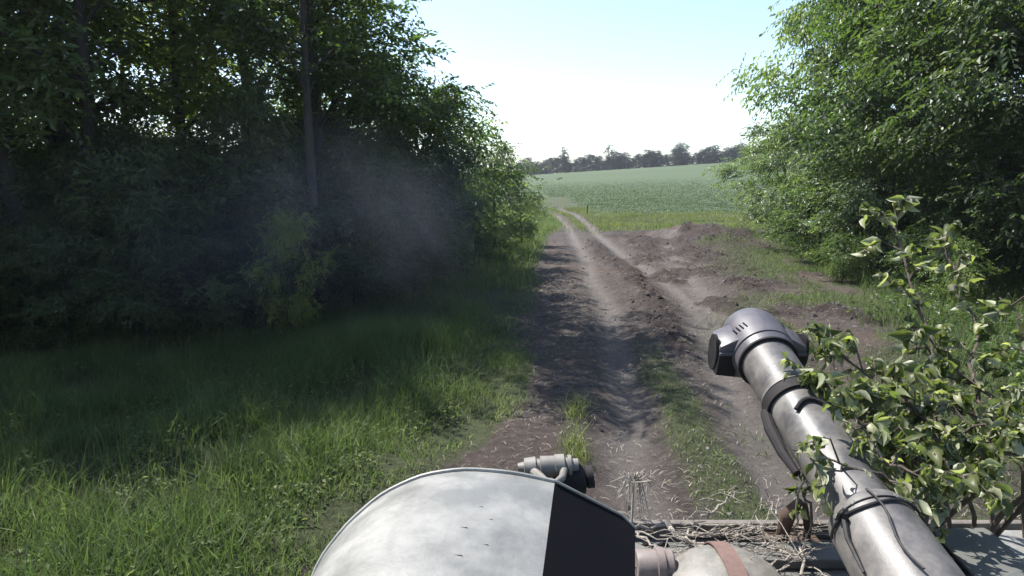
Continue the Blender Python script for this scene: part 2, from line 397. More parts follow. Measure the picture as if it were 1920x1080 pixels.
# tall grass field-side on the left
def d_tall(x, y):
    g = gleft(y) - x + (fbm(x * 1.2, y * 1.2, 40) - .5) * .8
    return sstep(-.35, .2, g) * (.18 + .82 * sstep(.35, .6, fbm(x * 1.3, y * 1.3, 41))) * (1 - .85 * sstep(-1.5, -.4, x) * sstep(12.0, 13.5, y)) * (1 - sstep(15, 22, y) * .6)
p = scatter(230000, -13, 1.2, 3.2, 22, d_tall, 1.5)
g = gleft(p[:, 1]) - p[:, 0]
hh = (.14 + .22 * sstep(.1, 1.2, g)) * (.35 + 1.15 * fbm(p[:, 0] * .9, p[:, 1] * .9, 44) + .8 * np.exp(-((p[:, 0] + 1.9) / 1.3) ** 2 - ((p[:, 1] - 11) / 1.3) ** 2)) * rng.uniform(.6, 1.35, len(p))
hh *= 1 - .3 * sstep(4, 9, g)
var = np.clip(fbm(p[:, 0] * .5, p[:, 1] * .5, 45) * .9 + rng.normal(0, .16, len(p)) + .25 * (1 - sstep(0, 1, g)) - .06, 0, 1)
blades('tall_grass', p, hh, rng.uniform(.005, .013, len(p)), rng.uniform(.1, 1.0, len(p)), M_grass,
       'tall lush grass growing left of the dirt track', 'grass', var)
# seed stalks among it
p = scatter(900, -7, .3, 3.6, 8.5, lambda x, y: sstep(.2, 1, gleft(y) - x), 1.3)
blades('grass_stalks', p, rng.uniform(.3, .55, len(p)), rng.uniform(.004, .007, len(p)), rng.uniform(.05, .2, len(p)), M_grass_dry,
       'thin pale seed stalks standing in the tall grass', 'grass', rng.uniform(0, .6, len(p)))
# broad-leaved weeds between the grass
def weeds(name, n0, x0, x1, y0, y1, dens, size, hmax, material, label, power=1.3):
    c_ = scatter(n0, x0, x1, y0, y1, dens, power); nl = 12; n_ = len(c_)
    a = rng.uniform(0, 6.28, (n_, nl)); rad_ = rng.uniform(.02, .14, (n_, nl)); cx_ = c_[:, :1] + np.cos(a) * rad_; cy_ = c_[:, 1:] + np.sin(a) * rad_
    hz_ = rng.uniform(.15, 1, (n_, nl)) * rng.uniform(.4, 1, (n_, 1)) * hmax
    Cc = np.stack([cx_, cy_, height(cx_, cy_) + hz_], -1).reshape(-1, 3)
    Dd = unit(np.stack([np.cos(a), np.sin(a), rng.uniform(-.5, .6, (n_, nl))], -1).reshape(-1, 3)); Nv = unit(rng.normal(0, .4, (n_ * nl, 3)) + np.array([0, 0, 1.]))
    me = leaves_mesh(name, Cc, Dd, Nv, size * rng.uniform(.5, 1.4, n_ * nl), np.clip(rng.normal(.5, .25, n_ * nl), 0, 1), .55)
    tag(link(name, me, material), label, 'weeds', kind='stuff')

# grass in the track: crown strip, tufts, patches
def d_track(x, y):
    mm = masks(x, y); return np.clip(mm[1] * mm[0] * 1.1, 0, 1) * .8
p = scatter(170000, 1.2, 15, 4, 38, d_track, 1.4)
blades('track_grass', p, rng.uniform(.04, .15, len(p)) * (1 + .9 * sstep(-4, -1, p[:, 0] - gright(p[:, 1]))), rng.uniform(.006, .012, len(p)),
       rng.uniform(.2, 1.1, len(p)), M_grass, 'short green grass on the crown of the dirt track', 'grass', np.clip(rng.normal(.45, .25, len(p)), 0, 1))
p = scatter(9000, .0, 1.4, 5.8, 9.2, lambda x, y: masks(x, y)[1] * sstep(.3, .6, fbm(x * 3, y * 3, 80)) * (x < 1.25), 1)
blades('rut_edge_tuft', p, rng.uniform(.12, .32, len(p)), rng.uniform(.005, .010, len(p)), rng.uniform(.2, .9, len(p)), M_grass_dry,
       'yellowing tuft of grass left of the near rut', 'grass', np.clip(rng.normal(.45, .25, len(p)), 0, 1))
# right verge, lit weeds in front of the right trees
def d_right(x, y):
    g = x - gright(y) + (fbm(x * .8, y * .8, 50) - .5) * 2.2
    return sstep(-.4, .8, g) * (1 - sstep(4, 9, g)) * (1 - sstep(42, 46, y))
p = scatter(110000, 5.5, 26, 6, 45, d_right, 1.25)
far = sstep(14, 40, p[:, 1])
blades('verge_grass', p, rng.uniform(.15, .6, len(p)) * (.6 + .8 * fbm(p[:, 0] * .7, p[:, 1] * .7, 51)), rng.uniform(.010, .018, len(p)) * (1 + far),
       rng.uniform(.1, .8, len(p)), M_grass, 'lush weedy grass verge in front of the right-hand trees', 'grass',
       np.clip(fbm(p[:, 0] * .6, p[:, 1] * .6, 52) + rng.normal(0, .15, len(p)), 0, 1))
# pale yellow-green verge between junction and crop
def d_fv(x, y):
    mm = masks(x, y); return (1 - mm[0]) * (1 - mm[2]) * sstep(37, 41, y) * (.4 + .6 * sstep(.35, .6, fbm(x * .5, y * .5, 60)))
p = scatter(110000, -4, 38, 36, 68, d_fv, .9)
blades('field_margin_grass', p, rng.uniform(.10, .38, len(p)) * (.4 + fbm(p[:, 0] * .6, p[:, 1] * .6, 61)), rng.uniform(.02, .04, len(p)), rng.uniform(.1, .8, len(p)), M_grass_dry,
       'pale yellow-green grass margin along the near edge of the crop', 'grass', np.clip(fbm(p[:, 0] * .5, p[:, 1] * .5, 62) * .9 + rng.normal(0, .15, len(p)), 0, 1))
# left far verge
p = scatter(40000, -2, 4.5, 18, 75, lambda x, y: sstep(-.2, .8, gleft(y) + 1.2 * sstep(34, 50, y) - x) * sstep(-4, -1, x), .9)
blades('track_side_grass', p, rng.uniform(.15, .5, len(p)), rng.uniform(.014, .03, len(p)), rng.uniform(.1, .8, len(p)), M_grass,
       'sunlit grass along the left side of the far track', 'grass', np.clip(rng.normal(.6, .2, len(p)), 0, 1))
weeds('roadside_weeds', 3000, -10, 1, 3.5, 14, lambda x, y: sstep(0, .6, gleft(y) - x) * sstep(.45, .6, fbm(x * .9, y * .9, 91)), .055, .26, M_grass, 'broad-leaved weeds among the tall grass left of the track')
weeds('verge_weeds', 6000, 6, 20, 8, 42, lambda x, y: d_right(x, y) * sstep(.4, .55, fbm(x * .7, y * .7, 92)), .10, .55, M_leaf_mid, 'bright broad-leaved weeds on the right-hand verge')
# crop
p = scatter(230000, 5, 90, 52, 170, lambda x, y: masks(x, y)[2] * (x < 5 + y * .45) * (1 - sstep(54, 168, y)), 1.3)
cs = 1 + (p[:, 1] - 52) / 60
blades('young_crop', p, rng.uniform(.06, .13, len(p)), rng.uniform(.03, .06, len(p)) * cs, rng.uniform(.1, .5, len(p)), M_crop,
       'even blue-green young crop covering the rising field', 'crop', np.clip(rng.normal(.5, .1, len(p)), 0, 1))
# straw litter, flat on the soil
def litter(name, n0, x0, x1, y0, y1, dens, lrange, wrange, material, label, cat, power=1.3, vr=(0, 1)):
    p = scatter(n0, x0, x1, y0, y1, dens, power); n_ = len(p)
    a = rng.uniform(0, np.pi, n_); L = rng.uniform(*lrange, n_); wd = rng.uniform(*wrange, n_)
    z = height(p[:, 0], p[:, 1]) + .006
    d = np.stack([np.cos(a), np.sin(a), rng.uniform(-.15, .35, n_)], -1) * (L / 2)[:, None]
    s_ = np.stack([-np.sin(a), np.cos(a), 0 * a], -1) * (wd / 2)[:, None]
    c_ = np.stack([p[:, 0], p[:, 1], z + .01], -1); lift = np.array([0, 0, 1.]) * (L * .12)[:, None]
    Vv = np.stack([c_ - d - s_, c_ - d + s_, c_ + lift - s_, c_ + lift + s_, c_ + d - s_, c_ + d + s_], 1).reshape(-1, 3)
    q = (np.arange(n_) * 6)[:, None]
    Tt = np.concatenate([q + np.array([[0, 1, 3, 2]]), q + np.array([[2, 3, 5, 4]])], 0)
    tag(link(name, np_mesh(name, Vv, Tt, {'var': np.repeat(rng.uniform(*vr, n_), 6)}), material), label, cat, kind='stuff')
def d_soil(x, y):
    mm = masks(x, y); return mm[0] * (.25 + .75 * sstep(.45, .65, fbm(x * 1.1, y * 1.1, 70))) * (1 - .5 * mm[4])
litter('straw_litter', 22000, -1.5, 8.5, 4, 26, d_soil, (.02, .11), (.002, .006), M_straw, 'bits of pale straw and dry grass scattered on the dirt track', 'straw')
# clods of earth: low jagged lumps
def clods(name, n0, x0, x1, y0, y1, dens, smin, smax, material, label):
    p = scatter(n0, x0, x1, y0, y1, dens, 1.25); n_ = len(p)
    base = np.array([(1, 0, 0), (.3, .9, 0), (-.8, .6, 0), (-.8, -.6, 0), (.3, -.9, 0), (.1, .1, .8), (0, 0, -.6)])
    sz = smin + (smax - smin) * rng.uniform(0, 1, n_) ** 3
    Vv = base[None] * rng.uniform(.55, 1.35, (n_, 7, 1)) * sz[:, None, None]
    Vv += rng.normal(0, .18, (n_, 7, 3)) * sz[:, None, None]
    a = rng.uniform(0, 6.28, n_); ca, sa = np.cos(a)[:, None], np.sin(a)[:, None]
    Vv = np.stack([Vv[..., 0] * ca - Vv[..., 1] * sa, Vv[..., 0] * sa + Vv[..., 1] * ca, Vv[..., 2]], -1)
    Vv += np.stack([p[:, 0], p[:, 1], height(p[:, 0], p[:, 1])], -1)[:, None]
    f = [(k, (k + 1) % 5, 5) for k in range(5)] + [((k + 1) % 5, k, 6) for k in range(5)]
    q = (np.arange(n_) * 7)[:, None]; Tt = np.concatenate([q + np.array([t_]) for t_ in f], 0)
    tag(link(name, np_mesh(name, Vv.reshape(-1, 3), Tt, {'var': np.repeat(rng.uniform(0, 1, n_), 7)}), material), label, 'soil', kind='stuff')
m, n, l, b = mat('clod_soil'); l.new(ramp(n, l, attr(n, 'var'), [(0, (.035, .028, .025)), (.6, (.07, .058, .053)), (1, (.11, .095, .088))]), b.inputs['Base Color']); b.inputs['Roughness'].default_value = .95
M_clod = m
clods('soil_clods', 26000, -1.5, 11, 4, 34, lambda x, y: masks(x, y)[0] * np.clip(.10 + masks(x, y)[4], 0, 1) * (1 - .8 * masks(x, y)[3]), .010, .06, M_clod, 'dark lumps of churned earth along the track')

# ------------------------------------------------------------------ trees
def tree_meshes(seed, h, rad, base, n_leaf, leaf, trunk_r, limbs=16, sparse=.0, droop=.35, fork=False, sig=.34, rv=(.65, 1.12)):
    r = np.random.default_rng(seed); mb = MB(); tips = []
    def env(t):  # crown radius at relative height within crown
        return rad * (math.sin(math.pi * min(max(t, 0), 1) ** .8 * .93 + .12)) ** .75
    def trunk(off, dirx, hh, r0):
        pts = []; rr = []
        for k in range(9):
            t = k / 8; pts.append((off[0] + dirx[0] * t * hh + .10 * math.sin(3 * t + seed) * hh * .1, off[1] + dirx[1] * t * hh + .08 * math.cos(4 * t + seed) * hh * .1, off[2] + t * hh)); rr.append(r0 * (1 - t) ** .8 + .015)
        mb.tube(pts, rr, 8); return pts
    stems = []
    if fork:
        p0 = trunk((0, 0, -.1), (0, 0), h * .3, trunk_r); e = p0[-1]
        stems = [trunk(e, (.18, .03), h * .62, trunk_r * .6), trunk(e, (-.13, .08), h * .58, trunk_r * .6)]
    else:
        stems = [trunk((0, 0, -.1), (r.normal(0, .03), r.normal(0, .03)), h * .93, trunk_r)]
    for st in stems:
        zs = [p_[2] for p_ in st]
        for k in range(limbs):
            t = (k + r.uniform(0, 1)) / limbs; z = base + (h * .93 - base) * t
            if z < zs[0]: z = zs[0]
            o_ = Vector((float(np.interp(z, zs, [p_[0] for p_ in st])), float(np.interp(z, zs, [p_[1] for p_ in st])), z))
            a = k * 2.4 + r.uniform(-.5, .5); R_ = env(t) * r.uniform(*rv); rise = r.uniform(.15, .6) * R_ * (1 - .4 * t) + .25
            e = o_ + Vector((math.cos(a) * R_, math.sin(a) * R_, rise)); mid = o_.lerp(e, .5) + Vector((0, 0, rise * .25))
            r0 = max(trunk_r * .30 * (1 - .6 * t), .02)
            mb.tube([o_, mid, e], [r0, r0 * .6, .008], 5, caps=False)
            for j in range(4):
                s_ = .35 + .2 * j; q0 = o_.lerp(mid, min(1, s_ * 2)) if s_ < .5 else mid.lerp(e, s_ * 2 - 1) if s_ <= 1 else e
                aa = a + r.uniform(-1.3, 1.3); ln = R_ * r.uniform(.2, .42)
                q1 = q0 + Vector((math.cos(aa) * ln, math.sin(aa) * ln, r.uniform(-.1, .45) * ln))
                mb.tube([q0, q1], [r0 * .35, .006], 4, caps=False); tips += [(q1, a), (q0.lerp(q1, .5), a)]
            tips.append((e, a))
    top = stems[0][-1]; tips += [(Vector(top), 0.), (Vector(top) - Vector((0, 0, .4)), 1.)]
    tips = [t_ for t_ in tips if r.uniform() > sparse]
    # sprays: short leafy twigs round each tip
    nt_ = len(tips); TP = np.array([tuple(t_[0]) for t_ in tips]); axisxy = np.array([0, 0])
    per = 9; ns = n_leaf // per; k = r.integers(0, nt_, ns)
    sc = r.uniform(.6, 1.3, nt_)[k][:, None] * sig * (rad / 2.2) ** .5
    so_ = TP[k] + r.normal(0, 1, (ns, 3)) * sc * np.array([1, 1, .62])
    outw = so_ - np.array([0, 0, 0]); outw[:, 2] = 0; outw = unit(outw + r.normal(0, .35, (ns, 3)))
    sd_ = unit(outw * .8 + r.normal(0, .45, (ns, 3)) + np.array([0, 0, -droop]))
    tt = np.linspace(0, 1, per)[None, :, None]; ln = r.uniform(2.2, 4.2, (ns, 1, 1)) * leaf
    side = unit(np.cross(sd_, np.array([0, 0, 1.]) + r.normal(0, .2, (ns, 3))))
    sgn = np.where(np.arange(per) % 2 == 0, 1, -1)[None, :, None]
    C = so_[:, None] + sd_[:, None] * tt * ln + side[:, None] * sgn * leaf * .5 + np.array([0, 0, -1.]) * (tt ** 2) * ln * .25 * (droop + .3)
    D = unit(side[:, None] * sgn * .8 + sd_[:, None] * .7 + np.array([0, 0, -droop]) + r.normal(0, .25, (ns, per, 3)))
    nn = unit(np.array([0, 0, 1.]) * .8 + outw[:, None] * .35 + r.normal(0, .42, (ns, per, 3)))
    C = C.reshape(-1, 3); D = D.reshape(-1, 3); nn = nn.reshape(-1, 3)
    sz = leaf * r.uniform(.6, 1.35, len(C)); v_cl = r.normal(.42, .22, nt_)[k]
    var_ = np.clip(np.repeat(v_cl, per) + r.normal(0, .13, len(C)), 0, 1)
    ok = C[:, 2] > .05
    cm = leaves_mesh('crown', C[ok], D[ok], nn[ok], sz[ok], var_[ok])
    tm = bpy.data.meshes.new('trunk'); tm.from_pydata(mb.v, [], mb.f); tm.update()
    tm.polygons.foreach_set('use_smooth', [True] * len(tm.polygons)); tm.materials.append(M_bark)
    return tm, cm
def with_mat(me, m):
    c_ = me.copy(); c_.materials.clear(); c_.materials.append(m); return c_
def place(kind, x, y, material, label, cat='tree', group=None, rz=0, sc=1.0, name='leafy_tree', scz=None):
    z = float(height(np.array([x]), np.array([y]))[0])
    o = empty(name, (x, y, z), label, cat, group); o.rotation_euler = (0, 0, rz); o.scale = (sc, sc, scz or sc)
    tm, cm = kind
    t_ = bpy.data.objects.new('trunk', tm); COL.objects.link(t_); t_.parent = o
    key = (cm.name, material.name)
    if key not in CM: CM[key] = with_mat(cm, material)
    c_ = bpy.data.objects.new('crown', CM[key]); COL.objects.link(c_); c_.parent = o; c_['kind'] = 'stuff'
    return o
CM = {}
K_tall = [tree_meshes(s_, 11, 2.9, 2.6, 13500, .145, .17, 19, droop=.15, sig=.33, sparse=.15) for s_ in (1, 2, 3)]
K_open = tree_meshes(4, 11.5, 3.0, 4.4, 11500, .125, .11, 17, sparse=.35, sig=.32, droop=.1)
K_fork = tree_meshes(5, 11.5, 3.2, 3.6, 12500, .14, .24, 13, fork=True, droop=.15)
K_bush = [tree_meshes(s_, 5.2, 2.1, .15, 14000, .13, .07, 16, droop=.25) for s_ in (6, 7, 8)]
K_low = [tree_meshes(s_, 2.6, 1.3, .05, 6500, .11, .035, 12, droop=.2, sig=.28) for s_ in (9, 10)]
K_maple = [tree_meshes(s_, 9.5, 3.2, .5, 36000, .155, .15, 26, droop=.4, sig=.36, rv=(.78, .98)) for s_ in (11, 12)]
K_far = [tree_meshes(s_, 9, 2.9, .6, 2600, .42, .2, 14, sig=.5) for s_ in (14, 15, 16)]
K_fars = tree_meshes(17, 11, 1.6, 4.5, 900, .42, .18, 9, sig=.4)
rr = random.Random(5)
LW = 'trees massed in the left-hand wood'
# trees of the left wood one can tell apart
place(K_fork, -9.6, 14.4, M_leaf_dark, 'dark forked trunk with spreading limbs at the far left of the wood', rz=.4)
place(K_open, -4.15, 14.0, M_leaf_dark, 'slender dark straight trunk with a thin see-through top against the sky', rz=2.0, sc=.95)
place(K_tall[0], -6.8, 17.5, M_leaf_yel, 'yellow-green sunlit crown high in the wood left of the slender trunk', rz=1.1, sc=.98)
place(K_bush[0], -3.3, 19.0, M_leaf_dark, 'dark rounded shrub tree stepping down at the right shoulder of the wood', rz=.2, sc=1.12)
place(K_bush[1], -2.6, 22.6, M_leaf_mid, 'fresh green small tree with arching sprays against the white sky', rz=2.2, sc=1.14)
place(K_bush[2], -.75, 27.5, M_leaf_pale, 'pale leafy bush at the tip of the left wood beside the track', 'bush', rz=.9, sc=.82, name='leafy_bush')
place(K_low[0], .45, 31.5, M_leaf_pale, 'low pale shrub where the left wood meets the open field', 'bush', rz=.9, sc=.9, name='leafy_bush')
place(K_low[1], -4.15, 12.3, M_leaf_yel, 'small bright yellow-green sapling in front of the dark left wood', 'sapling', rz=1.0, sc=.45, name='sapling', scz=.85)
place(K_bush[0], -5.5, 14.6, M_leaf_pale, 'grey-green leaning young tree in front of the dark left wood', rz=3.1, sc=.55, scz=.95)  # paler leaf colour gives it the lit look lost in the shade
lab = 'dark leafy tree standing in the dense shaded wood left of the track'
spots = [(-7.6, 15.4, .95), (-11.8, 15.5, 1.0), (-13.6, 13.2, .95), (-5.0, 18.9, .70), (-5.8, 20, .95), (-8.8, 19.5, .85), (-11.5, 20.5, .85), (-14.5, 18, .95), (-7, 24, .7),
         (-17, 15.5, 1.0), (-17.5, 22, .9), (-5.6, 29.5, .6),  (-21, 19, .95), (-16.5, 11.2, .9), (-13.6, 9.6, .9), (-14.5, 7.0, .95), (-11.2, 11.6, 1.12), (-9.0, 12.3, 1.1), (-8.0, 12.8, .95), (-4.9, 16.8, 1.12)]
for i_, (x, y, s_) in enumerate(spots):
    place(K_tall[i_ % 3], x, y, M_leaf_mid if i_ % 5 else M_leaf_yel, lab, group=LW, rz=i_ * 1.7, sc=s_)  # brighter leaf tones colour the tall crowns as if sunlit
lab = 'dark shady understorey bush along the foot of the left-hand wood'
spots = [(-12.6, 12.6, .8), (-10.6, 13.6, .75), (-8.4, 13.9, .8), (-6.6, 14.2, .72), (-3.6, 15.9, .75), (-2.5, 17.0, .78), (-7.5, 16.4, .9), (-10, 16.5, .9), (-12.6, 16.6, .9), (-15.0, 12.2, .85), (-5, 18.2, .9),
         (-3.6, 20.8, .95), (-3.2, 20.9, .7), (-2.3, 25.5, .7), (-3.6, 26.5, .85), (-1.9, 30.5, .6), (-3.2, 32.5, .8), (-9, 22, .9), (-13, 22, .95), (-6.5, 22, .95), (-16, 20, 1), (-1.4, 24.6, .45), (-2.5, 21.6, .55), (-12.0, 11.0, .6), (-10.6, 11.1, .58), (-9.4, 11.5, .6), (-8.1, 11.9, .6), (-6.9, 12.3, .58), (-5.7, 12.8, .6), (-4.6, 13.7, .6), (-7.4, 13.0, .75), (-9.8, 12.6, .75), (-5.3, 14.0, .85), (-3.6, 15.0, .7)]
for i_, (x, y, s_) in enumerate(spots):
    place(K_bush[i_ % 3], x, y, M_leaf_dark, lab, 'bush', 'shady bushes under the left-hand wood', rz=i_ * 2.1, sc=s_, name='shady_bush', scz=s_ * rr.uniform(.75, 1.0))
# right-hand trees
place(K_maple[0], 13.9, 26.5, M_leaf_pale, 'tall drooping leafy tree at the outer end of the right-hand row by the field', rz=.3, sc=1.15, scz=1.5)
place(K_maple[1], 13.0, 21.5, M_leaf_mid, 'full green tree with pale drooping sprays in the middle of the right-hand row', rz=1.3, sc=1.15)
place(K_maple[0], 13.2, 16.8, M_leaf_dark, 'green tree reaching out at the upper right corner', rz=3.4, sc=1.15)  # darker leaf colour deepens the shade in this corner
place(K_bush[1], 11.9, 27.0, M_leaf_pale, 'silvery green bush at the foot of the right-hand row', 'bush', rz=.3, sc=.95, name='leafy_bush')
place(K_bush[2], 11.3, 20.4, M_leaf_pale, 'mid green bush standing behind the cut camouflage branches', 'bush', rz=2.3, sc=.9, name='leafy_bush')
place(K_bush[0], 13.5, 33, M_leaf_pale, 'sunlit leafy bush ending the right-hand row against the green field', 'bush', rz=1.3, sc=1.15, name='leafy_bush')
place(K_bush[1], 10.9, 23.6, M_leaf_mid, 'rounded low bush between the taller right-hand trees and the mud', 'bush', rz=4.3, sc=.62, name='leafy_bush')
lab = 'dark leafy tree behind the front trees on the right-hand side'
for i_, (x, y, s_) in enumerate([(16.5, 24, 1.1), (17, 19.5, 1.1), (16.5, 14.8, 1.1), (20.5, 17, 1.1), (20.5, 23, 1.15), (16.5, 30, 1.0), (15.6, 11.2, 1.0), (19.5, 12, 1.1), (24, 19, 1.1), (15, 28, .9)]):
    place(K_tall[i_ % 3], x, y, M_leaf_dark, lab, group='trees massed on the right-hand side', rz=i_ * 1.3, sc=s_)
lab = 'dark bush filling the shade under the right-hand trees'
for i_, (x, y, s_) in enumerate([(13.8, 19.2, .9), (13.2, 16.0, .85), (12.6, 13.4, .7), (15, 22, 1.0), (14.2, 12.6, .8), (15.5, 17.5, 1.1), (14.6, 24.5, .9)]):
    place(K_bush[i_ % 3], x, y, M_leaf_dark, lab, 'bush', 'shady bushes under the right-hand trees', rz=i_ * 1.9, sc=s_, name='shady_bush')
for i_, (x, y, s_) in enumerate([(11.0, 17.6, .62), (9.7, 19.4, .5), (12.6, 26.0, .6), (10.4, 15.6, .55)]):
    place(K_low[i_ % 2], x, y, M_leaf_mid, ['low weedy shrub on the right verge below the dark shade', 'small leafy shrub at the edge of the mud on the right', 'low shrub at the field end of the right verge', 'low weed clump nearest the camouflage branches on the right verge'][i_],
          'shrub', rz=i_, sc=s_, name='weedy_shrub')
# far treeline beyond the crest of the field
x = 2.0; i_ = 0
while x < 132:
    y = 262 + rr.uniform(0, 16); t_ = (x - 5) / 110
    base_h = .72 + .25 * math.sin(i_ * .9) * .5 + rr.uniform(-.1, .22)
    place(K_far[i_ % 3], x, y, M_leaf_far, 'distant tree in the dark line beyond the crest of the field', group='distant trees beyond the field', rz=i_, sc=base_h * rr.uniform(.9, 1.4), scz=base_h * rr.choice([.72, .78, .84, .9, 1.0]), name='distant_tree')
    if i_ % 2 == 0:
        place(K_far[(i_ + 1) % 3], x + 1, y + 14, M_leaf_far, 'distant tree in the dark line beyond the crest of the field', group='distant trees beyond the field', rz=i_ * 2, sc=base_h * 1.05, scz=base_h * .85, name='distant_tree')
    x += rr.uniform(1.35, 2.1); i_ += 1
for x, s_, lb in ((21.0, 1.02, 'tall thin distant tree, left one of the two rising above the far treeline'), (37.5, 1.0, 'tall thin distant tree, right one of the two rising above the far treeline')):
    place(K_fars, x, 266, M_leaf_far, lb, rz=x, sc=s_, name='distant_tree')
# post at the margin
mb = MB(); pz = float(height(np.array([6.5]), np.array([58.]))[0]); mb.tube([(0, 0, -.2), (.02, 0, .45), (.05, .01, .95)], [.055, .05, .045], 10)
po = mb.build('wooden_post', M_wood); po.location = (6.5, 58, pz); tag(po, 'short dark post standing at the edge of the crop', 'post')

# ------------------------------------------------------------------ the vehicle
veh = empty('self_propelled_gun', (.85, 0, 0), 'dusty grey armoured vehicle carrying the gun barrel and the camera', 'armoured vehicle')
HX0, HX1, HZ = -.56, 2.5, 1.45
mb = MB()
prof = [(-3.9, .45), (-3.9, HZ), (2.62, HZ), (3.05, 1.02), (2.5, .45)]
nP = len(prof)
mb.add([(HX0, y, z) for y, z in prof] + [(HX1, y, z) for y, z in prof], [tuple(range(nP)), tuple(reversed(range(nP, 2 * nP)))] + [(k, nP + k, nP + (k + 1) % nP, (k + 1) % nP) for k in range(nP)])
hull = mb.build('hull', M_hull, veh, bevel=.012)
mb = MB(); mb.box(((HX0 + HX1) / 2, 2.575, HZ + .035), (HX1 - HX0 - .02, .035, .07)); mb.build('splash_rail', M_track, hull, bevel=.006).location = (0, 0, 0)
mb = MB(); mb.box(((HX0 + HX1) / 2 - .4, 2.40, HZ + .022), (HX1 - HX0 - .9, .13, .04)); mb.build('front_plate', M_hull, hull, bevel=.006).location = (0, 0, 0)
# raised engine grille dark recess and hatch lines
mb = MB(); mb.box((.62, 2.27, HZ + .014), (.36, .12, .024)); mb.build('dark_recess', M_black, hull, bevel=.004).location = (0, 0, 0)
mb = MB()
mb.box((1.15, 1.95, HZ + .012), (.5, .5, .02)); mb.box((1.15, 2.215, HZ + .024), (.12, .025, .03))
mb.build('deck_hatch', M_hull, hull, bevel=.006).location = (0, 0, 0)
# side skirts / tracks
for sx in (HX0 - .02, HX1 - .46):
    mb = MB(); pts = []
    mb.box((sx + .24, -.3, .42), (.46, 6.4, .80)); t_ = mb.build('track', M_track, veh, bevel=.18, seg=4)
for sx in (HX0 + .22, HX1 - .22):
    for k in range(6):
        mb = MB(); side = -1 if sx < 1 else 1
        mb.lathe((sx + side * .24, -3.0 + k * 1.05, .40), (side, 0, 0), [(0, 0), (0, .34), (.05, .34), (.05, .26), (.02, .24), (.02, .1), (.06, .09), (.06, 0)], 24)
        mb.build('road_wheel', M_hull, veh, smooth=True)
# turret
mb = MB()
tp = [(-.62, -2.0), (1.9, -2.0), (2.2, -1.2), (2.0, .3), (1.45, .72), (.55, .76), (-.35, .42), (-.72, -.6)]
mb.add([(x_, y_, HZ + .01) for x_, y_ in tp] + [(.85 + (x_ - .85) * .86, -.4 + (y_ + .4) * .86, 2.2) for x_, y_ in tp],
       [tuple(reversed(range(8))), tuple(range(8, 16))] + [(k, (k + 1) % 8, 8 + (k + 1) % 8, 8 + k) for k in range(8)])
turret = mb.build('turret', M_hull, veh, bevel=.03, seg=3)
mb = MB(); mb.lathe((0, -.25, 2.19), (0, 0, 1), [(0, .42), (.12, .42), (.14, .40), (.14, .33), (.02, .33)], 40); cup = mb.build('cupola_ring', M_hull, veh, smooth=True)

# barrel
A = Vector(W(1418, 645, 2.70)); Bp = Vector(W(1702, 1090, 1.66)); ax = (A - Bp).normalized()
L = (A - Bp).length; B0 = Bp - ax * .62
up = (Vector((0, 0, 1)) - ax * ax.z).normalized(); rt = ax.cross(up)       # rt: +x
def on(t): return B0 + ax * t
LT = L + .62
mb = MB(); mb.lathe(B0, ax, [(.3, .084), (LT * .5, .087), (LT - .62, .093), (LT - .10, .101)], 56)
barrel = mb.build('gun_barrel', M_barrel, veh, smooth=True)
# thick sleeve near the mantlet
sl_t = (Vector(W(1640, 985, 1.86)) - B0).dot(ax)
mb = MB(); mb.lathe(B0, ax, [(0, .132), (sl_t - .16, .117), (sl_t - .05, .114), (sl_t - .012, .112), (sl_t, .107), (sl_t, .086)], 56)
sleeve = mb.build('recoil_sleeve', M_barrel, veh, smooth=True)
mb = MB(); mb.lathe(B0, ax, [(-.25, .1), (-.25, .26), (.15, .21), (.20, .16), (.20, .1)], 40); mb.build('mantlet', M_hull, veh, smooth=True)
# collar with dark band (mid barrel)
ct = (Vector(W(1500, 770, 2.34)) - B0).dot(ax)
mb = MB(); mb.lathe(B0, ax, [(ct - .035, .090), (ct - .035, .1085), (ct + .01, .1085), (ct + .016, .102), (ct + .016, .09)], 56); mb.build('dark_collar', M_dark, veh, smooth=True)
mb = MB(); mb.lathe(B0, ax, [(ct + .0165, .09), (ct + .0165, .108), (ct + .03, .108), (ct + .034, .1)], 56); mb.build('collar_rim', M_barrel, veh, smooth=True)
# lug ring on the barrel, half-round dark clamp
lt = ct - .14
def arc(t, r, a0, a1, n_=14): return [on(t) + (up * math.cos(R(a_)) + rt * math.sin(R(a_))) * r for a_ in np.linspace(a0, a1, n_)]
mb = MB(); mb.tube([on(lt + .03 * math.sin(k / 12 * math.pi)) + (up * math.cos(R(a_)) + rt * math.sin(R(a_))) * .104 for k, a_ in enumerate(np.linspace(-38, 18, 13))], .0075, 8); mb.build('lifting_loop', M_dark, veh, smooth=True)
# dark arm along the lower left of the barrel and rusty travel lock
mb = MB()
p0 = on(ct - .02) + (-rt * .105 - up * .02); p1 = on(ct - .30) + (-rt * .098 - up * .045)
mb.tube([p0, p0.lerp(p1, .3) - rt * .012, p0.lerp(p1, .7) - rt * .012, p1], [.018, .021, .018, .012], 10); mb.build('lock_arm', M_dark, veh, smooth=True)
tl = Vector(W(1500, 945, 2.28)) + Vector((.10, 0, 0))
mb = MB()
mb.tube([(tl.x, 2.50, HZ), (tl.x + .0, 2.48, HZ + .09), (tl.x - .005, 2.44, HZ + .17), (tl.x + .03, 2.42, HZ + .24)], [.030, .026, .030, .016], 10)
mb.tube([(tl.x + .10, 2.50, HZ), (tl.x + .09, 2.47, HZ + .10), (tl.x + .05, 2.43, HZ + .22)], [.018, .016, .014], 8)
mb.box((tl.x + .04, 2.5, HZ + .02), (.22, .12, .035)); mb.build('travel_lock', M_rust, veh, bevel=.003, smooth=True)
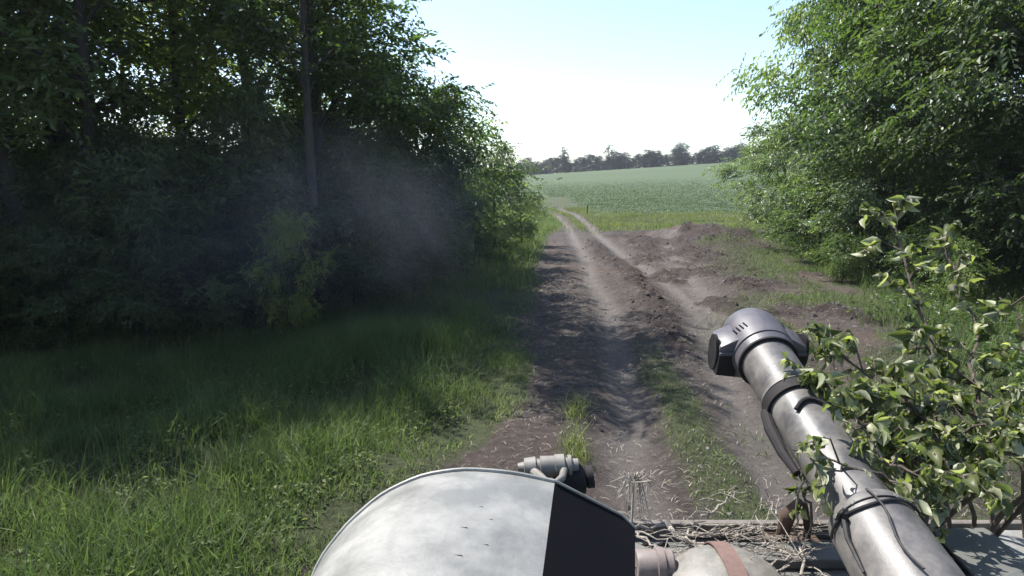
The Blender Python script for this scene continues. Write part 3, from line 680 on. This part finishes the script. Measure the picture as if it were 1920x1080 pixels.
# wire tied round the sleeve
wt = sl_t - .055
mb = MB(); mb.tube([on(wt + .006 * math.sin(a_ / 17)) + (up * math.cos(R(a_)) + rt * math.sin(R(a_))) * .1195 for a_ in range(-100, 105, 8)], .0042, 6)
mb.tube([on(wt + .02) + (up * math.cos(R(a_)) + rt * math.sin(R(a_))) * .1155 for a_ in range(-75, 30, 8)], .0022, 5)
mb.tube([on(wt + .05 - k * .035) + (up * math.cos(R(-16 + 5 * math.sin(k * .8))) + rt * math.sin(R(-16 + 5 * math.sin(k * .8)))) * (.1195 + .0018 * k if k else .116) for k in range(9)], .0032, 6)
kn = on(wt) + (up * math.cos(R(-58)) + rt * math.sin(R(-58))) * .124
for j in range(3): mb.tube([kn + Vector((.012 * math.cos(a_ + j), .012 * math.sin(a_ * 1.0 + j), .013 * math.sin(a_ * 2 + j * 2))) for a_ in np.linspace(0, 6.0, 10)], .006, 6)
mb.tube([kn, kn - ax * .06 - rt * .012 - up * .02, kn - ax * .16 - rt * .014 - up * .03], [.008, .007, .004], 6)
mb.build('tie_wire', M_wire, veh, smooth=True)

for a_ in range(-80, 100, 30):
    mb = MB(); q = on(sl_t - .03) + (up * math.cos(R(a_ + 9)) + rt * math.sin(R(a_ + 9))) * .1125
    mb.lathe(q, (up * math.cos(R(a_ + 9)) + rt * math.sin(R(a_ + 9))), [(0, .008), (.0045, .008), (.0055, .006), (.0055, 0)], 6); o = mb.build('bolt', M_hull, veh); o.parent = sleeve; o.location = (0, 0, 0)
# muzzle brake: round body with a squared baffle box at each side
bt = LT - .10; mbr = None
mb = MB(); mb.lathe(B0, ax, [(bt - .035, .095), (bt - .035, .113), (bt - .005, .119), (bt - .005, .100), (bt + .0, .098)], 56); mb.build('locking_ring', M_brake, veh, smooth=True)
mb = MB(); mb.lathe(B0, ax, [(bt - .045, .1), (bt - .045, .1145), (bt - .0355, .1145), (bt - .0355, .1)], 56); mb.build('dark_gap_ring', M_dark, veh, smooth=True)
mb = MB(); mb.lathe(B0, ax, [(bt + .0, .10), (bt + .004, .121), (bt + .10, .125), (bt + .17, .121), (bt + .215, .106), (bt + .235, .085), (bt + .235, .066), (bt + .1, .066)], 56)
brake = mb.build('muzzle_brake', M_brake, veh, smooth=True)
def brake_child(mb, name, m_, **k):
    o = mb.build(name, m_, veh, **k); o.parent = brake; o.location = (0, 0, 0); return o
def bp(t, x_, z_): return on(bt + t) + rt * x_ + up * z_
for sgn in (-1, 1):
    mb = MB()
    # baffle: cross-section polygon in (x,z), extruded along the axis
    sec = [(.05, .066), (.105, .066), (.172, .030), (.176, -.10), (.05, -.115)]
    y0_, y1_ = .022, .15
    vs = [bp(y0_, sgn * a_, c_) for a_, c_ in sec] + [bp(y1_, sgn * a_, c_) for a_, c_ in sec]
    k_ = len(sec)
    mb.add(vs, [tuple(range(k_)), tuple(reversed(range(k_, 2 * k_)))] + [(i, (i + 1) % k_, k_ + (i + 1) % k_, k_ + i) for i in range(k_)])
    brake_child(mb, 'side_baffle', M_brake, bevel=.006, smooth=True)
    mb = MB()   # near-black slab: shade of the rear baffle face put in as colour
    sec = [(.112, -.002), (.168, -.002), (.170, -.095), (.095, -.105), (.10, -.03)]
    vs = [bp(y0_ - .004, sgn * a_, c_) for a_, c_ in sec] + [bp(y0_ + .01, sgn * a_, c_) for a_, c_ in sec]
    mb.add(vs, [tuple(range(5)), tuple(reversed(range(5, 10)))] + [(i, (i + 1) % 5, 5 + (i + 1) % 5, 5 + i) for i in range(5)])
    brake_child(mb, 'port_shade', M_dark)
    mb = MB()   # rounded end plate
    ring = [bp(.075 + .052 * math.cos(a_), 0, -.022 + .078 * math.sin(a_)) for a_ in np.linspace(0, 2 * math.pi, 28, endpoint=False)]
    mb.add([p_ + rt * sgn * .172 for p_ in ring] + [p_ + rt * sgn * .183 for p_ in ring], [tuple(range(28)), tuple(reversed(range(28, 56)))] + [(k, (k + 1) % 28, 28 + (k + 1) % 28, 28 + k) for k in range(28)])
    o = brake_child(mb, 'end_plate', M_dark, smooth=True)
    mb = MB()
    mb.add([bp(.012, sgn * .10, -.004), bp(.012, sgn * .172, -.004), bp(.012, sgn * .172, .008), bp(.012, sgn * .10, .012), bp(.03, sgn * .10, -.004), bp(.03, sgn * .172, -.004), bp(.03, sgn * .172, .008), bp(.03, sgn * .10, .012)],
           [(0, 1, 2, 3), (4, 7, 6, 5), (0, 4, 5, 1), (3, 2, 6, 7), (0, 3, 7, 4), (1, 5, 6, 2)]); brake_child(mb, 'port_lip', M_brake, bevel=.002)
for k in range(5):   # vent slots, upper left
    mb = MB(); t0_ = .125 - k * .007
    a_ = -62 + k * 7.5
    c0 = on(bt + .045 + .012) + (up * math.cos(R(a_)) + rt * math.sin(R(a_))) * .1235
    c1 = on(bt + .045 + .046) + (up * math.cos(R(a_ - 3)) + rt * math.sin(R(a_ - 3))) * .1250
    mb.tube([c0, c0.lerp(c1, .5) + up * .0004, c1], .0032, 6); brake_child(mb, 'vent_slot', M_black)
mb = MB(); mb.lathe(bp(.14, .105, .052), (rt * .75 + up * .65), [(0, .024), (.012, .024), (.014, .018), (.014, 0)], 20); brake_child(mb, 'side_cap', M_dark, smooth=True)

# hood in front of the cupola
Fp = [(556, 1190, .90), (592, 1060, .93), (650, 985, .95), (715, 928, .965), (790, 893, .97), (870, 881, .972), (960, 888, .972), (1040, 905, .97)]
Np = [(330, 1500, .52), (390, 1470, .53), (470, 1440, .54), (560, 1420, .545), (660, 1405, .55), (760, 1400, .55), (870, 1400, .55), (975, 1400, .55)]
def resample(P, n_):
    P = np.array(P, float); t = np.linspace(0, 1, len(P)); q = np.linspace(0, 1, n_)
    out = np.stack([np.interp(q, t, P[:, c_]) for c_ in range(3)], -1)
    for _ in range(2): out[1:-1] = out[1:-1] * .5 + (out[:-2] + out[2:]) * .25
    return out
fu, fv = 29, 17
FP = resample(Fp, fu); NP = resample(Np, fu); v = []; f = []
for a_ in range(fu):
    p0 = W(*FP[a_]); p1 = W(*NP[a_]); s_ = a_ / (fu - 1)
    for c_ in range(fv):
        t = c_ / (fv - 1); q = p0.lerp(p1, t); q.z += .026 * math.sin(math.pi * min(t * 1.0, 1)) * (max(0, math.sin(math.pi * min(s_ * .97 + .03, 1))) ** .7)
        q.z -= .9 * max(0, .36 - s_) ** 2 * t
        v.append(q)
for a_ in range(fu - 1):
    for c_ in range(fv - 1):
        f.append((a_ * fv + c_, a_ * fv + c_ + 1, (a_ + 1) * fv + c_ + 1, (a_ + 1) * fv + c_))
# skirt down from the far and left rims and the near rim
def skirt(idx, drop):
    b0 = len(v)
    for i in idx: v.append(v[i] + Vector((0, 0, -drop)))
    for k in range(len(idx) - 1): f.append((idx[k], idx[k + 1], b0 + k + 1, b0 + k))
skirt([a_ * fv for a_ in range(fu)], .20); skirt([c_ for c_ in range(fv)], .20); skirt([a_ * fv + fv - 1 for a_ in range(fu)], .20)
mb = MB(); mb.add(v, f); hood = mb.build('hood_cover', M_hood, veh, smooth=True, angle=40)
def hood_child(mb, name, m_, **k):
    o = mb.build(name, m_, veh, **k); o.parent = hood; o.location = (0, 0, 0); return o
edge = [v[(fu - 1) * fv + c_].copy() for c_ in range(fv)]
rim = [v[a_ * fv].copy() + Vector((0, .002, .001)) for a_ in range(0, fu)]
mb = MB(); mb.tube(rim, .0035, 8); hood_child(mb, 'rolled_rim', M_hood, smooth=True)
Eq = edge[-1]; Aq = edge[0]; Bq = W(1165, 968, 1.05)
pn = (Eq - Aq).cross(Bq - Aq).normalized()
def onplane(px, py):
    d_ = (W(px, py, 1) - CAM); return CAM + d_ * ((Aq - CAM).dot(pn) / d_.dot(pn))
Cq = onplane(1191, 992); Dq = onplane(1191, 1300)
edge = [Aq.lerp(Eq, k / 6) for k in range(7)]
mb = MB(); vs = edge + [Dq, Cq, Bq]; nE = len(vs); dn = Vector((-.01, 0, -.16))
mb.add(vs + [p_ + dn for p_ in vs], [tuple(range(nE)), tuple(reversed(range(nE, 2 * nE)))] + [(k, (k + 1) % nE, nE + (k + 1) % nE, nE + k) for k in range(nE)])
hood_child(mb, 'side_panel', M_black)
mb = MB(); mb.tube([Aq + Vector((.001, .001, .002)), Bq + Vector((0, .001, .002)), Cq + Vector((0, .001, .001))], .0022, 6); hood_child(mb, 'side_panel_edge', M_hood, smooth=True)
v0 = v[:fu * fv]; mb = MB()
for (px, py, ln) in ((868, 992, .028), (905, 1022, .018), (842, 1046, .030), (897, 958, .016), (926, 982, .014)):  # small weld scars
    i0 = min(range(fu * fv), key=lambda i: abs((v0[i] - CAM).normalized().angle((W(px, py, 1) - CAM).normalized()))); q = v0[i0]
    mb.tube([q + Vector((-ln * .25, 0, .0)), q + Vector((ln * .25, -.001, .0))], .0007, 6)
hood_child(mb, 'weld_scar', M_hood, smooth=True)
# bracket carrying the hood
mb = MB(); mb.box((-.02, .60, 2.255), (.22, .42, .05)); mb.box((-.02, .42, 2.21), (.12, .3, .12)); mb.build('hood_bracket', M_hull, veh, bevel=.01)
# tube fitting with rings beyond the hood
p0 = W(978, 878, 1.12); p1 = W(1078, 872, 1.12); fx = (p1 - p0).normalized(); fl = (p1 - p0).length
mb = MB(); mb.lathe(p0, fx, [(-.006, 0), (-.006, .009), (.004, .010), (.005, .0165), (.024, .018), (.026, .014), (.031, .014), (.032, .0185), (fl * .62, .0175), (fl * .63, .0195), (fl * .8, .0195), (fl * .82, .013), (fl * .86, .013), (fl * .87, .0175), (fl * .93, .0175), (fl * .94, .011), (fl * 1.06, .011), (fl * 1.06, 0)], 36)
fit = mb.build('pivot_tube', M_fit, veh, smooth=True)
q0 = W(1038, 905, 1.13); q1 = W(1112, 893, 1.13); qx = (q1 - q0).normalized(); ql = (q1 - q0).length
mb = MB(); mb.lathe(q0, qx, [(0, 0), (0, .024), (ql * .75, .026), (ql * .78, .018), (ql * .82, .016), (ql * .84, .019), (ql, .019), (ql, 0)], 32)
mb.tube([W(1050, 940, 1.13), W(1060, 900, 1.135)], [.03, .02], 12); mb.build('pivot_housing', M_dark, veh, smooth=True)
mb = MB(); mb.tube([W(1000, 884, 1.11), W(1012, 893, 1.08), W(1026, 904, 1.03)], [.008, .007, .005], 10)
mb.tube([W(1058, 880, 1.105), W(1054, 896, 1.08), W(1040, 905, 1.03)], [.006, .006, .004], 10); mb.build('pivot_lever', M_fit, veh, smooth=True)
mb = MB(); mb.tube([W(1000, 915, 1.13), W(1030, 1000, 1.10), W(1040, 1150, 1.0)], .02, 10); mb.build('pivot_post', M_dark, veh, smooth=True)

# deck fittings
dc = G(1362, 1112, HZ)
mb = MB(); mb.lathe(dc, (0, 0, 1), [(0, .225), (.03, .222), (.07, .195), (.105, .145), (.128, .08), (.135, 0)], 48); dome = mb.build('domed_cover', M_fit, veh, smooth=True)
pts = [dc + Vector((.075 * 0 + .03, -.15 + .3 * k / 12, .0)) for k in range(13)]
mb = MB(); v = []; f = []
for k in range(13):
    yy = -.228 + .456 * k / 12; zz = .137 * max(0, 1 - (abs(yy) / .232) ** 2.4) ** .62 + .004
    v += [dc + Vector((-.03, yy, zz)), dc + Vector((.035, yy, zz)), dc + Vector((.035, yy, zz + .006)), dc + Vector((-.03, yy, zz + .006))]
for k in range(12):
    for j in range(4): f.append((k * 4 + j, k * 4 + (j + 1) % 4, k * 4 + 4 + (j + 1) % 4, k * 4 + 4 + j))
mb.add(v, f); mb.build('red_brown_strap', M_strap, veh)
c2 = G(1222, 1092, HZ)
mb = MB(); mb.lathe((c2.x - .06, c2.y, HZ + .065), (1, 0, .0), [(0, 0), (0, .055), (.005, .058), (.07, .058), (.072, .066), (.10, .066), (.102, .058), (.13, .058), (.136, .052), (.136, 0)], 32); mb.build('pinkish_cylinder', M_pink, veh, smooth=True)
for px in (1208, 1236):
    q = G(px, 1040, HZ); mb = MB(); mb.tube([(q.x, q.y, HZ), (q.x - .005, q.y, HZ + .04), (q.x + .01, q.y - .01, HZ + .055), (q.x + .03, q.y - .01, HZ + .045)], .008, 8); mb.build('deck_hook', M_dark, veh, smooth=True)
# sight box at the right
mb = MB(); T0 = W(1748, 990, 2.16); T1 = W(1850, 988, 2.2); T2 = W(1935, 1062, 1.9); T3 = W(2080, 1250, 1.52); T4 = W(1950, 1230, 1.45); T5 = W(1842, 1095, 1.75)
top = [T0, T1, T2, T3, T4, T5]; zt = sum(p_.z for p_ in top) / 6
top = [Vector((p_.x, p_.y, p_.z)) for p_ in top]
mb.add(top + [Vector((p_.x, p_.y, HZ)) for p_ in top], [tuple(range(6)), tuple(reversed(range(6, 12)))] + [(k, (k + 1) % 6, 6 + (k + 1) % 6, 6 + k) for k in range(6)])
sbx = mb.build('stowage_box', M_box, veh, bevel=.006)
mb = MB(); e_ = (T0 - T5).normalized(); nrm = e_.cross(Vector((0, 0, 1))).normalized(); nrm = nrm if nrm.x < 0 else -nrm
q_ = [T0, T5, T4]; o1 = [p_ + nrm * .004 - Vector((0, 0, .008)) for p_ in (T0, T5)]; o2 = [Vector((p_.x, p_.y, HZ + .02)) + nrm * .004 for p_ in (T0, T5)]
mb.add(o1 + o2 + [p_ + nrm * .012 for p_ in o1 + o2], [(0, 1, 3, 2), (4, 6, 7, 5), (0, 4, 5, 1), (2, 3, 7, 6), (0, 2, 6, 4), (1, 5, 7, 3)]); o = mb.build('box_side_shade', M_black, veh); o.parent = sbx; o.location = (0, 0, 0)  # black sheet that puts shade on the box's left face
# right mudguard, pale and sunlit
mb = MB(); mb.box((2.2, 1.4, HZ + .03), (.6, 2.3, .04)); mb.build('mudguard', M_hood, veh, bevel=.012)

# ------------------------------------------------------------------ cut branches on the vehicle
def leaf_variant(seed):
    r = random.Random(seed); v = []; f = []; L_ = 1.0; nr = 5; bend = r.uniform(.2, 2.6); fold = r.uniform(.15, 1.5); tw = r.uniform(-1.3, 1.3)
    ws = [.03, .19, .235, .15, .015]; a = 0; x_ = z_ = 0
    for k in range(nr):
        w_ = ws[k]; t = k / (nr - 1); ang = tw * t
        for s_ in (-1, 0, 1):
            yy = s_ * w_; zz = abs(s_) * w_ * fold
            v.append((x_, yy * math.cos(ang) - zz * math.sin(ang), z_ + yy * math.sin(ang) + zz * math.cos(ang)))
        x_ += math.cos(a) / (nr - 1); z_ += -math.sin(a) / (nr - 1); a += bend / (nr - 1) * 1.3
    for k in range(nr - 1):
        for j in range(2): f.append((k * 3 + j, (k + 1) * 3 + j, (k + 1) * 3 + j + 1, k * 3 + j + 1))
    m_ = bpy.data.meshes.new('leaf'); m_.from_pydata(v, [], f); m_.update()
    m_.polygons.foreach_set('use_smooth', [True] * len(m_.polygons)); m_.materials.append(M_cut_leaf)
    at = m_.attributes.new('var', 'FLOAT', 'POINT'); vv = r.choice([.05, .2, .3, .45, .55, .7, .95]); at.data.foreach_set('value', [vv] * len(v)); return m_
LEAF = [leaf_variant(k) for k in range(26)]
def bough(name, label, pts, n_side, n_leaf, spread, size, seed, droop=.4, thick=.011, cat='branch', group='cut leafy branches laid over the vehicle', leafm=None):
    r = random.Random(seed); pts = [Vector(p_) for p_ in pts]
    if pts[0].z > 1.75 and pts[0].x > 1.1: pts = [Vector((min(pts[0].x + .1, 2.35), 2.48, 1.48))] + [p_ + Vector((0, .12, .02)) if p_.z < 2.0 else p_ for p_ in pts]
    root = empty(name, pts[0], label, cat, group); mb = MB()
    def at(P, t):
        t = min(max(t, 0), .9999) * (len(P) - 1); k = int(t); return P[k].lerp(P[k + 1], t - k)
    # smooth, wobbly main stem
    st = [at(pts, k / 12) + Vector((r.gauss(0, .012), r.gauss(0, .012), r.gauss(0, .012))) * (1 if 0 < k else 0) for k in range(13)]
    mb.tube(st, [thick * (1 - .75 * k / 12) for k in range(13)], 7)
    L0 = sum((st[k + 1] - st[k]).length for k in range(12)); tw = []
    md = (st[-1] - st[0]).normalized()
    for k in range(n_side):
        t = .12 + .86 * (k + r.random() * .7) / n_side; o_ = at(st, t)
        d = (md * r.uniform(.3, 1) + Vector((r.gauss(0, 1), r.gauss(0, 1), r.gauss(.25, .8))).normalized() * .9).normalized()
        ln = spread * r.uniform(.5, 1.15); mid_ = o_ + d * ln * .5 + Vector((0, 0, .02)); e = o_ + d * ln - Vector((0, 0, droop * ln * .5))
        if e.x > 1.3 and e.y < 2.3 and e.z < 1.9: continue
        mb.tube([o_, mid_, e], [thick * .38, thick * .26, .0012], 5); tw.append([o_, mid_, e])
    tw.append(st[5:])
    mb.build('stem', M_twig, root, smooth=True)
    for k in range(min(290, int(n_leaf * 2.0))):
        P = tw[r.randrange(len(tw))] ; t = r.uniform(.25, 1) ** .8; o_ = at(P, t); tan = (P[-1] - P[0]).normalized()
        d = (tan * .5 + Vector((r.gauss(0, .7), r.gauss(0, .7), r.gauss(-droop * 2, .55)))).normalized()
        if o_.x > 1.27 and o_.y < 2.3 and o_.z < 1.93: continue      # kept clear of the stowage box
        q = d.to_track_quat('X', 'Z') @ Quaternion((1, 0, 0), r.uniform(-1.9, 1.9))
        s_ = size * .76 * r.uniform(.5, 1.35)
        lf = bpy.data.objects.new('leaf', (leafm or LEAF)[r.randrange(len(leafm or LEAF))]); COL.objects.link(lf); lf.parent = root
        lf.matrix_local = Matrix.Translation(o_ - pts[0]) @ q.to_matrix().to_4x4() @ Matrix.Diagonal((s_, s_ * r.uniform(.8, 1.2), s_, 1))
    return root
bough('leafy_branch', 'tall upright leafy branch rising highest over the right of the vehicle', [W(1790, 800, 2.5), W(1745, 640, 2.75), W(1690, 480, 2.95), W(1668, 375, 3.05)], 15, 120, .24, .085, 1)
bough('leafy_branch', 'leafy branch pointing at the shaded wood, right of the tallest one', [W(1880, 800, 2.5), W(1840, 640, 2.8), W(1790, 500, 3.0), W(1765, 440, 3.05)], 12, 90, .22, .085, 2)
bough('leafy_branch', 'pale silvery leafy branch at the right edge above the dark gap', [W(1990, 760, 2.5), W(1940, 650, 2.6), W(1870, 560, 2.7)], 11, 90, .2, .085, 3)
bough('leafy_branch', 'wilted leafy branch with light tips leaning toward the muzzle', [W(1800, 860, 2.3), W(1700, 750, 2.45), W(1600, 680, 2.6), W(1520, 660, 2.7)], 18, 160, .2, .075, 4)
bough('leafy_branch', 'leafy branch whose tip hangs across the dark barrel collar', [W(1760, 900, 2.05), W(1650, 810, 2.15), W(1550, 750, 2.25), W(1470, 730, 2.3)], 18, 165, .17, .07, 5)
bough('leafy_branch', 'low leafy branch lying across the middle of the barrel', [W(1860, 960, 1.93), W(1740, 925, 1.9), W(1600, 880, 1.9), W(1500, 855, 1.98)], 13, 70, .15, .06, 6, thick=.009)
bough('leafy_branch', 'thick dense leafy branch heaped just right of the barrel', [W(1900, 960, 2.0), W(1750, 890, 2.05), W(1640, 810, 2.15), W(1555, 720, 2.35)], 20, 176, .22, .075, 7)
bough('leafy_branch', 'dense leafy branch drooping in front of the stowage box', [W(1990, 860, 2.2), W(1870, 850, 2.2), W(1750, 855, 2.15), W(1670, 880, 2.1)], 18, 170, .17, .07, 8)
bough('leafy_branch', 'bare-ended woody branch with leaves at the right edge of the deck', [W(2000, 880, 2.4), W(1900, 780, 2.55), W(1790, 690, 2.7), W(1700, 650, 2.8)], 16, 110, .22, .075, 9, thick=.014)
bough('leafy_branch', 'leafy branch filling the gap between barrel and right edge, half way up', [W(1980, 860, 2.4), W(1880, 800, 2.45), W(1770, 760, 2.5), W(1680, 720, 2.55)], 18, 165, .22, .075, 12)
bough('leafy_branch', 'pale wilted leafy branch with curled leaves near the lower right edge', [W(2020, 840, 2.1), W(1940, 800, 2.2), W(1850, 790, 2.3), W(1790, 800, 2.35)], 16, 150, .2, .07, 13)
bough('leafy_branch', 'leafy branch hugging the right flank of the barrel', [W(1780, 940, 1.86), W(1715, 900, 1.88), W(1650, 850, 1.95), W(1575, 770, 2.14)], 14, 110, .13, .062, 15, thick=.009)
bough('leafy_branch', 'drooping leafy branch filling the gap between the wire-tied sleeve and the box', [W(1850, 905, 2.45), W(1790, 850, 2.35), W(1720, 870, 2.2), W(1690, 930, 2.1)], 14, 140, .17, .065, 16, thick=.009)
bough('leafy_branch', 'small green sprig wedged between barrel and travel lock', [W(1530, 985, 2.2), W(1510, 930, 2.22), W(1525, 905, 2.22)], 5, 26, .09, .045, 10, thick=.005)
# dry bare twigs across the deck
def dry(name, label, pts, side, seed, thick=.008, ln=.16, group='dry twigs lying on the front deck'):
    r = random.Random(seed); pts = [Vector(p_) for p_ in pts]; mb = MB()
    def at(t):
        t = min(max(t, 0), .9999) * (len(pts) - 1); k = int(t); return pts[k].lerp(pts[k + 1], t - k)
    st = [at(k / 14) + Vector((r.gauss(0, .006), r.gauss(0, .006), r.gauss(0, .006))) for k in range(15)]
    mb.tube(st, [thick * (1 - .7 * k / 14) for k in range(15)], 7)
    for k in range(side):
        o_ = at(r.uniform(.1, .98)); d = Vector((r.gauss(0, 1), r.gauss(0, .7), abs(r.gauss(.2, .5)))).normalized(); l1 = ln * r.uniform(.3, 1.2)
        m1 = o_ + d * l1 * .5 + Vector((r.gauss(0, .01), r.gauss(0, .01), r.gauss(0, .01)))
        mb.tube([o_, m1, o_ + d * l1 - Vector((0, 0, .25 * l1))], [thick * .4, thick * .3, .001], 5)
    o = mb.build(name, M_dry, None, smooth=True); return tag(o, label, 'twig', group)
zz = .05
def D(px, py, d):
    return G(px, py, HZ + .06) if py >= 980 else W(px, py, d)
dry('dry_branch', 'long pale dry stick lying parallel to the front rail of the deck', [D(1185, 992, 2.62), D(1260, 984, 2.62), D(1400, 989, 2.6), D(1560, 992, 2.45)], 9, 21, .0075)
dry('dry_branch', 'thick grey stick slanting down toward the strapped dome', [D(1248, 985, 2.55), D(1290, 1015, 2.42), D(1345, 1040, 2.3)], 4, 22, .013)
dry('dry_branch', 'thin pale stick running down beside the black hood', [D(1190, 1000, 2.4), D(1235, 1028, 2.28), D(1285, 1060, 2.15)], 2, 23, .006)
dry('dry_branch', 'light twig standing up over the travel lock', [D(1500, 1080, 2.0), D(1495, 1000, 2.15), D(1490, 930, 2.2), D(1510, 885, 2.2), D(1560, 880, 2.15)], 3, 24, .0055)
dry('dry_branch', 'pale twiggy stick leaning up over the track grass', [D(1320, 970, 2.62), D(1365, 935, 2.66), D(1392, 922, 2.68)], 7, 25, .006, .1)
dry('dry_branch', 'curved dead twig rising beside the rusty travel lock', [D(1455, 965, 2.5), D(1440, 930, 2.55), D(1432, 890, 2.6)], 3, 26, .004, .1)
dry('dry_branch', 'tangled dry twigs left of the barrel on the deck', [D(1380, 1005, 2.45), D(1450, 1020, 2.36), D(1530, 1050, 2.2)], 16, 27, .006, .2)
dry('dry_branch', 'pale stick pointing from the tangle to the barrel', [D(1385, 985, 2.5), D(1430, 1003, 2.42), D(1475, 1020, 2.3)], 5, 28, .006, .12)
dry('dry_branch', 'dark twig heap behind the strapped dome', [D(1290, 1005, 2.5), D(1350, 1000, 2.5), D(1430, 1002, 2.45)], 18, 29, .006, .14)
dry('dry_branch', 'short bent stick on the deck right of the dome', [D(1440, 1030, 2.2), D(1500, 1045, 2.1), D(1560, 1090, 1.95)], 6, 30, .0055, .1)
r = random.Random(12)
for k in range(22):
    px = r.uniform(1200, 1600); py = r.uniform(984, 1055); a_ = r.uniform(-.9, .9); q = G(px, py, HZ + .035 + r.uniform(0, .06)); l1 = r.uniform(.08, .26)
    dv = Vector((math.cos(a_), math.sin(a_) * .6, r.uniform(-.05, .12))) * l1
    dry('dry_twig', 'thin dry twig lying loose in the litter on the front deck', [q - dv, q + Vector((0, 0, .01)), q + dv], r.randrange(3, 8), 100 + k, r.uniform(.0025, .005), .08, 'loose twigs littering the front deck')
# dry drooping weed caught on the front rail
r = random.Random(3); mb = MB(); st = D(1184, 985, 2.66)
tp_ = D(1188, 905, 2.75)
mb.tube([Vector((st.x, st.y, HZ + .03)), st.lerp(tp_, .4), tp_], [.006, .005, .004], 6)
for k in range(16):
    a_ = r.uniform(-1, 1); e1 = tp_ + Vector((a_ * .07, r.gauss(0, .03), .025)); e2 = tp_ + Vector((a_ * .15, r.gauss(0, .05), -r.uniform(.0, .16)))
    mb.tube([tp_, e1, e2], [.0028, .0035, .001], 5)
tag(mb.build('dry_weed', M_dry, None, smooth=True), 'dry drooping weed stalk standing above the front rail of the deck', 'weed')

# ------------------------------------------------------------------ air
bm = bmesh.new(); bmesh.ops.create_icosphere(bm, subdivisions=3, radius=1); me = bpy.data.meshes.new('smoke')
for v_ in bm.verts: v_.co = Vector((v_.co.x * 5.0, v_.co.y * 2.6, v_.co.z * 1.9))
bm.to_mesh(me); bm.free(); sm = link('smoke', me); sm.location = (-3.6, 10.4, 2.2)
tag(sm, 'faint blue-grey smoke drifting in front of the left-hand wood', 'smoke', kind='stuff')
m = bpy.data.materials.new('smoke_air'); m.use_nodes = True; n = m.node_tree.nodes; l = m.node_tree.links; n.clear()
pv = n.new('ShaderNodeVolumePrincipled'); pv.inputs['Color'].default_value = (.62, .68, .85, 1); pv.inputs['Anisotropy'].default_value = .2
f_ = noise(n, l, .6, 6, .62); tc = N(n, 'ShaderNodeTexCoord'); mp = N(n, 'ShaderNodeMapping'); mp.inputs['Scale'].default_value = (1 / 5.0, 1 / 2.6, 1 / 1.9)
l.new(tc.outputs['Object'], mp.inputs[0]); ln_ = N(n, 'ShaderNodeVectorMath', operation='LENGTH'); l.new(mp.outputs[0], ln_.inputs[0])
fall = N(n, 'ShaderNodeMapRange'); fall.inputs[1].default_value = .25; fall.inputs[2].default_value = 1; fall.inputs[3].default_value = 1; fall.inputs[4].default_value = 0; l.new(ln_.outputs['Value'], fall.inputs[0])
nr_ = N(n, 'ShaderNodeMapRange'); nr_.inputs[1].default_value = .40; nr_.inputs[2].default_value = .66; nr_.inputs[4].default_value = .055; l.new(f_, nr_.inputs[0])
mm_ = N(n, 'ShaderNodeMath', operation='MULTIPLY'); l.new(fall.outputs[0], mm_.inputs[0]); l.new(nr_.outputs[0], mm_.inputs[1]); l.new(mm_.outputs[0], pv.inputs['Density'])
ou = n.new('ShaderNodeOutputMaterial'); l.new(pv.outputs[0], ou.inputs['Volume']); me.materials.append(m)
mb = MB(); mb.box(((xs[0] + xs[-1]) / 2, (ys[0] + ys[-1]) / 2, 10), (xs[-1] - xs[0] + 8, ys[-1] - ys[0] + 8, 36)); hz = mb.build('haze', None)
m = bpy.data.materials.new('haze_air'); m.use_nodes = True; n = m.node_tree.nodes; n.clear()
pv = n.new('ShaderNodeVolumePrincipled'); pv.inputs['Color'].default_value = (.85, .91, 1, 1); pv.inputs['Density'].default_value = .0003; pv.inputs['Anisotropy'].default_value = .3
ou = n.new('ShaderNodeOutputMaterial'); m.node_tree.links.new(pv.outputs[0], ou.inputs['Volume'])
hz.data.materials.append(m); tag(hz, 'thin pale summer haze over the fields', 'haze', kind='stuff')
